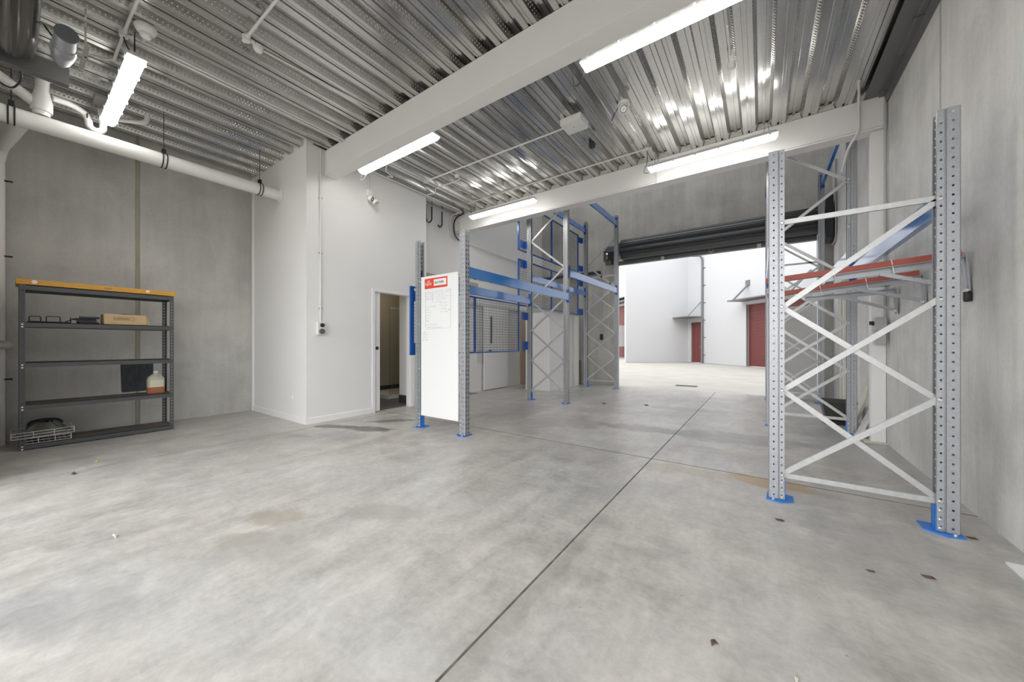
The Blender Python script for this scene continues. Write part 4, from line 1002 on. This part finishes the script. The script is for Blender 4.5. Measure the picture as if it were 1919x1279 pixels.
arm('wall arm with orange-red rail nearest the camera, highest of the three', 3.97, 1.875, .03, True)
arm('wall arm with orange-red rail, middle one behind the near right frame', 4.80, 1.875, .05, True, .11)
arm('plain wall arm with brown timber pad, furthest from the camera', 5.62, 1.855, .45, False, .05)
tag(MB().box(.12, .965, 9.96, 9.99, 0, 2.03).build('sheet_panel', M_GREYP, bevel=.004), 'large pale grey sheet standing upright at the right side of the rear opening', 'sheet panel')
t = thing('wall_channel', 'cream vertical channel on the right wall behind the racking', 'channel', (1.19, 8.7, 0))
MB().box(1.16, 1.229, 8.62, 8.70, 0, 2.0).build('trunking', M_CREAM, t)
MB().box(1.18, 1.229, 8.45, 8.57, 0, 2.02).build('side_strip', M_CREAM, t)
for z in (.35, .8, 1.3, 1.8): MB().box(1.20, 1.229, 8.57, 8.62, z, z + .06).build('bracket', M_BPLAS, t)
t = thing('crate', 'black plastic tub on the floor behind the second right rack frame', 'tub', (.93, 7.25, 0))
b = MB()
def rect(x0, x1, y0, y1, z): return [(x0, y0, z), (x1, y0, z), (x1, y1, z), (x0, y1, z)]
R_ = [rect(.80, 1.10, 7.12, 7.42, .06), rect(.74, 1.15, 7.06, 7.52, .34), rect(.755, 1.135, 7.075, 7.505, .34), rect(.815, 1.085, 7.135, 7.405, .075)]
b.add(sum(R_, []), [(3, 2, 1, 0), (12, 13, 14, 15)] + [(i * 4 + k, i * 4 + (k + 1) % 4, i * 4 + 4 + (k + 1) % 4, i * 4 + 4 + k) for i in range(3) for k in range(4)])
b.build('shell', M_TUB, t)
b = MB(); b.prism([(.78, 7.10), (1.12, 7.10), (1.14, 7.2), (1.12, 7.46), (.78, 7.46), (.77, 7.2)], 'z', 0, .06); b.build('base', M_BLACK, t, bevel=.01)
def leaning(label, y0, m, x_off, h, w):
    b = MB(); zt = h
    base = [(.92 + x_off, y0), (.92 + x_off, y0 + w)]
    top = .19
    pts = []
    for x in (0, .028):
        pts += [(.93 + x_off + x, y0, 0), (.93 + x_off + x, y0 + w, 0), (.93 + x_off + x + top, y0 + w, zt), (.93 + x_off + x + top, y0 + .1, zt), (.93 + x_off + x + top * .72, y0, zt * .72)]
    b.add(pts, [(0, 1, 2, 3, 4), (9, 8, 7, 6, 5)] + [(i, 5 + i, 5 + (i + 1) % 5, (i + 1) % 5) for i in range(5)])
    return tag(b.build('leaning_board', m), label, 'board', 'boards leaning by the column')
leaning('cream board leaning by the column, the one closer to the rack post', 6.61, M_PANELC, .06, .62, .24)
leaning('grey board leaning by the column, the one nearer the camera', 6.215, M_GREYP, .06, .50, .18)
tag(MB().box(1.09, 1.215, 2.75, 3.14, 0, .012).build('floor_offcut', M_BOARD), 'white flat offcut lying on the floor at the right edge', 'offcut')

# ------------------------------------------------------------------ floor litter
def litter(label, x, y, s, m, pts, cat='leaf', name='leaf'):
    b = MB(); n = len(pts); vs = []
    for k, (u, v) in enumerate(pts): vs.append((x + u * s, y + v * s, .001 + (.25 * s if k % 2 else .02 * s)))
    vs.append((x, y, .0015 + .35 * s)); b.add(vs, [(i, (i + 1) % n, n) for i in range(n)] + [tuple(range(n - 1, -1, -1))])
    return tag(b.build(name, m), label, cat)
LF = [(1, 0), (.5, .32), (-.3, .38), (-1, .1), (-.4, -.35), (.4, -.3)]
LF2 = [(.2, 1), (.5, .3), (1, .1), (.3, -.2), (-.1, -1), (-.4, 0), (-.3, .7)]
for (x, y, s, l, m, p) in ((-.16, 1.63, .022, 'dark leaf on the floor right of the long joint, low in the picture', M_LEAF, LF2), (.10, 3.02, .03, 'dark twiggy leaf in front of the near right frame', M_LEAF, LF),
        (.47, 2.62, .02, 'reddish brown leaf in front of the near right frame', M_LEAF, LF), (.70, 2.72, .03, 'brown leaf right of the reddish one, before the near right frame', M_LEAF, LF),
        (1.06, 3.42, .03, 'small brown leaf against the right wall', M_LEAF, LF), (-5.2, .35, .045, 'dark twig on the floor along the left joint', M_LEAF, LF),
        (-5.55, .52, .035, 'small yellow leaf on the floor before the shelf unit', M_YLEAF, LF), (-1.85, 7.2, .05, 'dark leaf on the floor of the aisle between the racks', M_LEAF, LF),
        (-2.6, 6.9, .05, 'dark leaf on the floor next to the middle left frame', M_LEAF, LF)):
    litter(l, x, y, s, m, p)
litter('pale wood splinter on the floor at lower left', -3.3, .38, .045, M_PANELC, [(1, .1), (.2, .25), (-1, 0), (0, -.15)], 'splinter', 'splinter')
litter('pale wood splinter on the floor at lower right', .10, 1.62, .03, M_PANELC, [(.2, 1), (.25, 0), (0, -1), (-.15, 0)], 'splinter', 'splinter')

# ------------------------------------------------------------------ outside, beyond the rear opening
u = Vector((-.7071, .7071, 0)); w = Vector((-.7071, -.7071, 0)); P0 = Vector((-.675, 23.04, 0))
TB = 4.824; B0 = P0 + u * TB; A0 = B0 + w * 4.494
def P(t_, out=0, z=0): return tuple(P0 + u * t_ + w * out + Vector((0, 0, z)))
def wbox(m, t0, t1, o0, o1, z0, z1):
    vs = [P(t_, o, z) for z in (z0, z1) for (t_, o) in ((t0, o0), (t1, o0), (t1, o1), (t0, o1))]
    return m.add(vs, [(0, 1, 2, 3), (7, 6, 5, 4), (0, 4, 5, 1), (1, 5, 6, 2), (2, 6, 7, 3), (3, 7, 4, 0)])
t = thing('warehouse_building', 'white rendered building with red doors across the yard', 'building', tuple(P0))
b = MB(); wbox(b, -3.6, 0, -.4, 0, 3.35, 10); wbox(b, 0.0, 3.53, -.4, 0, 0, 10); wbox(b, 3.53, 4.47, -.4, 0, 2.63, 10); wbox(b, 4.47, TB, -.4, 0, 0, 10); wbox(b, -12, -3.6, -.4, 0, 0, 10)
wbox(b, TB, TB + .2, -.4, 4.494, 0, 10)
b.build('wall', M_EXTW, t)
d = MB(); wbox(d, 3.53, 4.47, -.12, -.07, .02, 2.63); d = d.build('entry_door', M_REDDOOR, t)
h = MB(); wbox(h, 3.62, 3.70, -.07, -.02, 1.02, 1.06); h.build('handle', M_CHROME, d)
b = MB(); wbox(b, 3.48, 3.53, -.1, .02, 0, 2.68); wbox(b, 4.47, 4.52, -.1, .02, 0, 2.68); wbox(b, 3.53, 4.47, -.1, .02, 2.63, 2.68); b.build('door_frame', M_EXTW, t)
b = MB()
for k in range(40):
    z = .02 + k * .084; wbox(b, -3.6, 0, -.20, -.15 + (.0), z, z + .06); wbox(b, -3.6, 0, -.22, -.18, z + .06, z + .084)
b.build('roller_shutter', M_REDDOOR, t)
pieces('shutter_frame', M_EXTW, t, wbox(MB(), 0, .16, -.12, .03, 0, 3.4), wbox(MB(), -3.76, -3.6, -.12, .03, 0, 3.4))
c = MB(); wbox(c, 3.35, 4.8, 0, 1.15, 2.92, 2.98); c.build('entry_canopy', M_EXTG, t)
MB().tube([P(3.75, .8, 2.98), P(3.55, .02, 3.9)], .025, 8).build('canopy_rod', M_EXTG, t)
c = MB(); wbox(c, -3.9, .3, 0, .95, 3.52, 3.58); c.build('shutter_canopy', M_EXTG, t)
pieces('canopy_rod', M_EXTG, t, wbox(MB().tube([P(.1, .75, 3.58), P(-.1, .02, 4.4)], .05, 8), -.22, .02, 0, .06, 4.35, 4.65), MB().tube([P(-3.3, .85, 3.58), P(-3.5, .02, 4.5)], .05, 8))
b = MB(); b.tube(arc_pts([P(3.34, .08, 0), P(3.34, .08, 6.6), P(3.34, .2, 6.8), P(4.1, .9, 6.95)], .1, 5), .06, 12); b.build('downpipe', M_EXTG, t)
for z in (.5, 1.6, 2.7, 3.8, 4.9, 6.0): wbox(MB(), 3.12, 3.34, .0, .03, z, z + .04).build('downpipe_bracket', M_EXTG, t)
sg = MB(); wbox(sg, 3.85, 4.1, 0, .015, 2.72, 2.88); sg.build('number_plate', M_CREAM, t)
# a further unit beyond, at the left edge of the opening
Q0 = Vector((-10.1, 31.2, 0))
def Q(t_, o, z): return tuple(Q0 + u * t_ + w * o + Vector((0, 0, z)))
def qbox(m, t0, t1, o0, o1, z0, z1):
    vs = [Q(t_, o, z) for z in (z0, z1) for (t_, o) in ((t0, o0), (t1, o0), (t1, o1), (t0, o1))]
    return m.add(vs, [(0, 1, 2, 3), (7, 6, 5, 4), (0, 4, 5, 1), (1, 5, 6, 2), (2, 6, 7, 3), (3, 7, 4, 0)])
t = thing('warehouse_building', 'further white building with a red shutter, glimpsed left of the nearer one', 'building', tuple(Q0))
b = MB(); qbox(b, -4, 6, -.4, 0, 4.6, 12); qbox(b, 2.5, 6, -.4, 0, 0, 4.6); b.build('wall', M_EXTW, t)
b = MB()
for k in range(46): qbox(b, -4, 2.5, -.25, -.16, .02 + k * .1, .08 + k * .1); qbox(b, -4, 2.5, -.28, -.2, .08 + k * .1, .12 + k * .1)
b.build('roller_shutter', M_REDDOOR, t)
pieces('canopy', M_EXTG, t, qbox(MB(), -4, 3, 0, .9, 4.75, 4.85), qbox(MB(), -4, 3, 0, .9, 5.05, 5.12))
b = MB(); qbox(b, -1.1, .3, .3, 1.1, 1.0, 2.8); b.build('white_cabinet', M_EXTW, t)
b = MB()
for k in range(11): b.box(-2.05 + k * .05, -2.02 + k * .05, 11.2, 11.42, -.012, -.004)
b.box(-2.08, -1.50, 11.19, 11.21, -.012, -.003); b.box(-2.08, -1.50, 11.41, 11.43, -.012, -.003)
tag(b.build('drain_grate', M_GRATE), 'dark drain grate in the yard just outside the rear opening', 'drain grate')
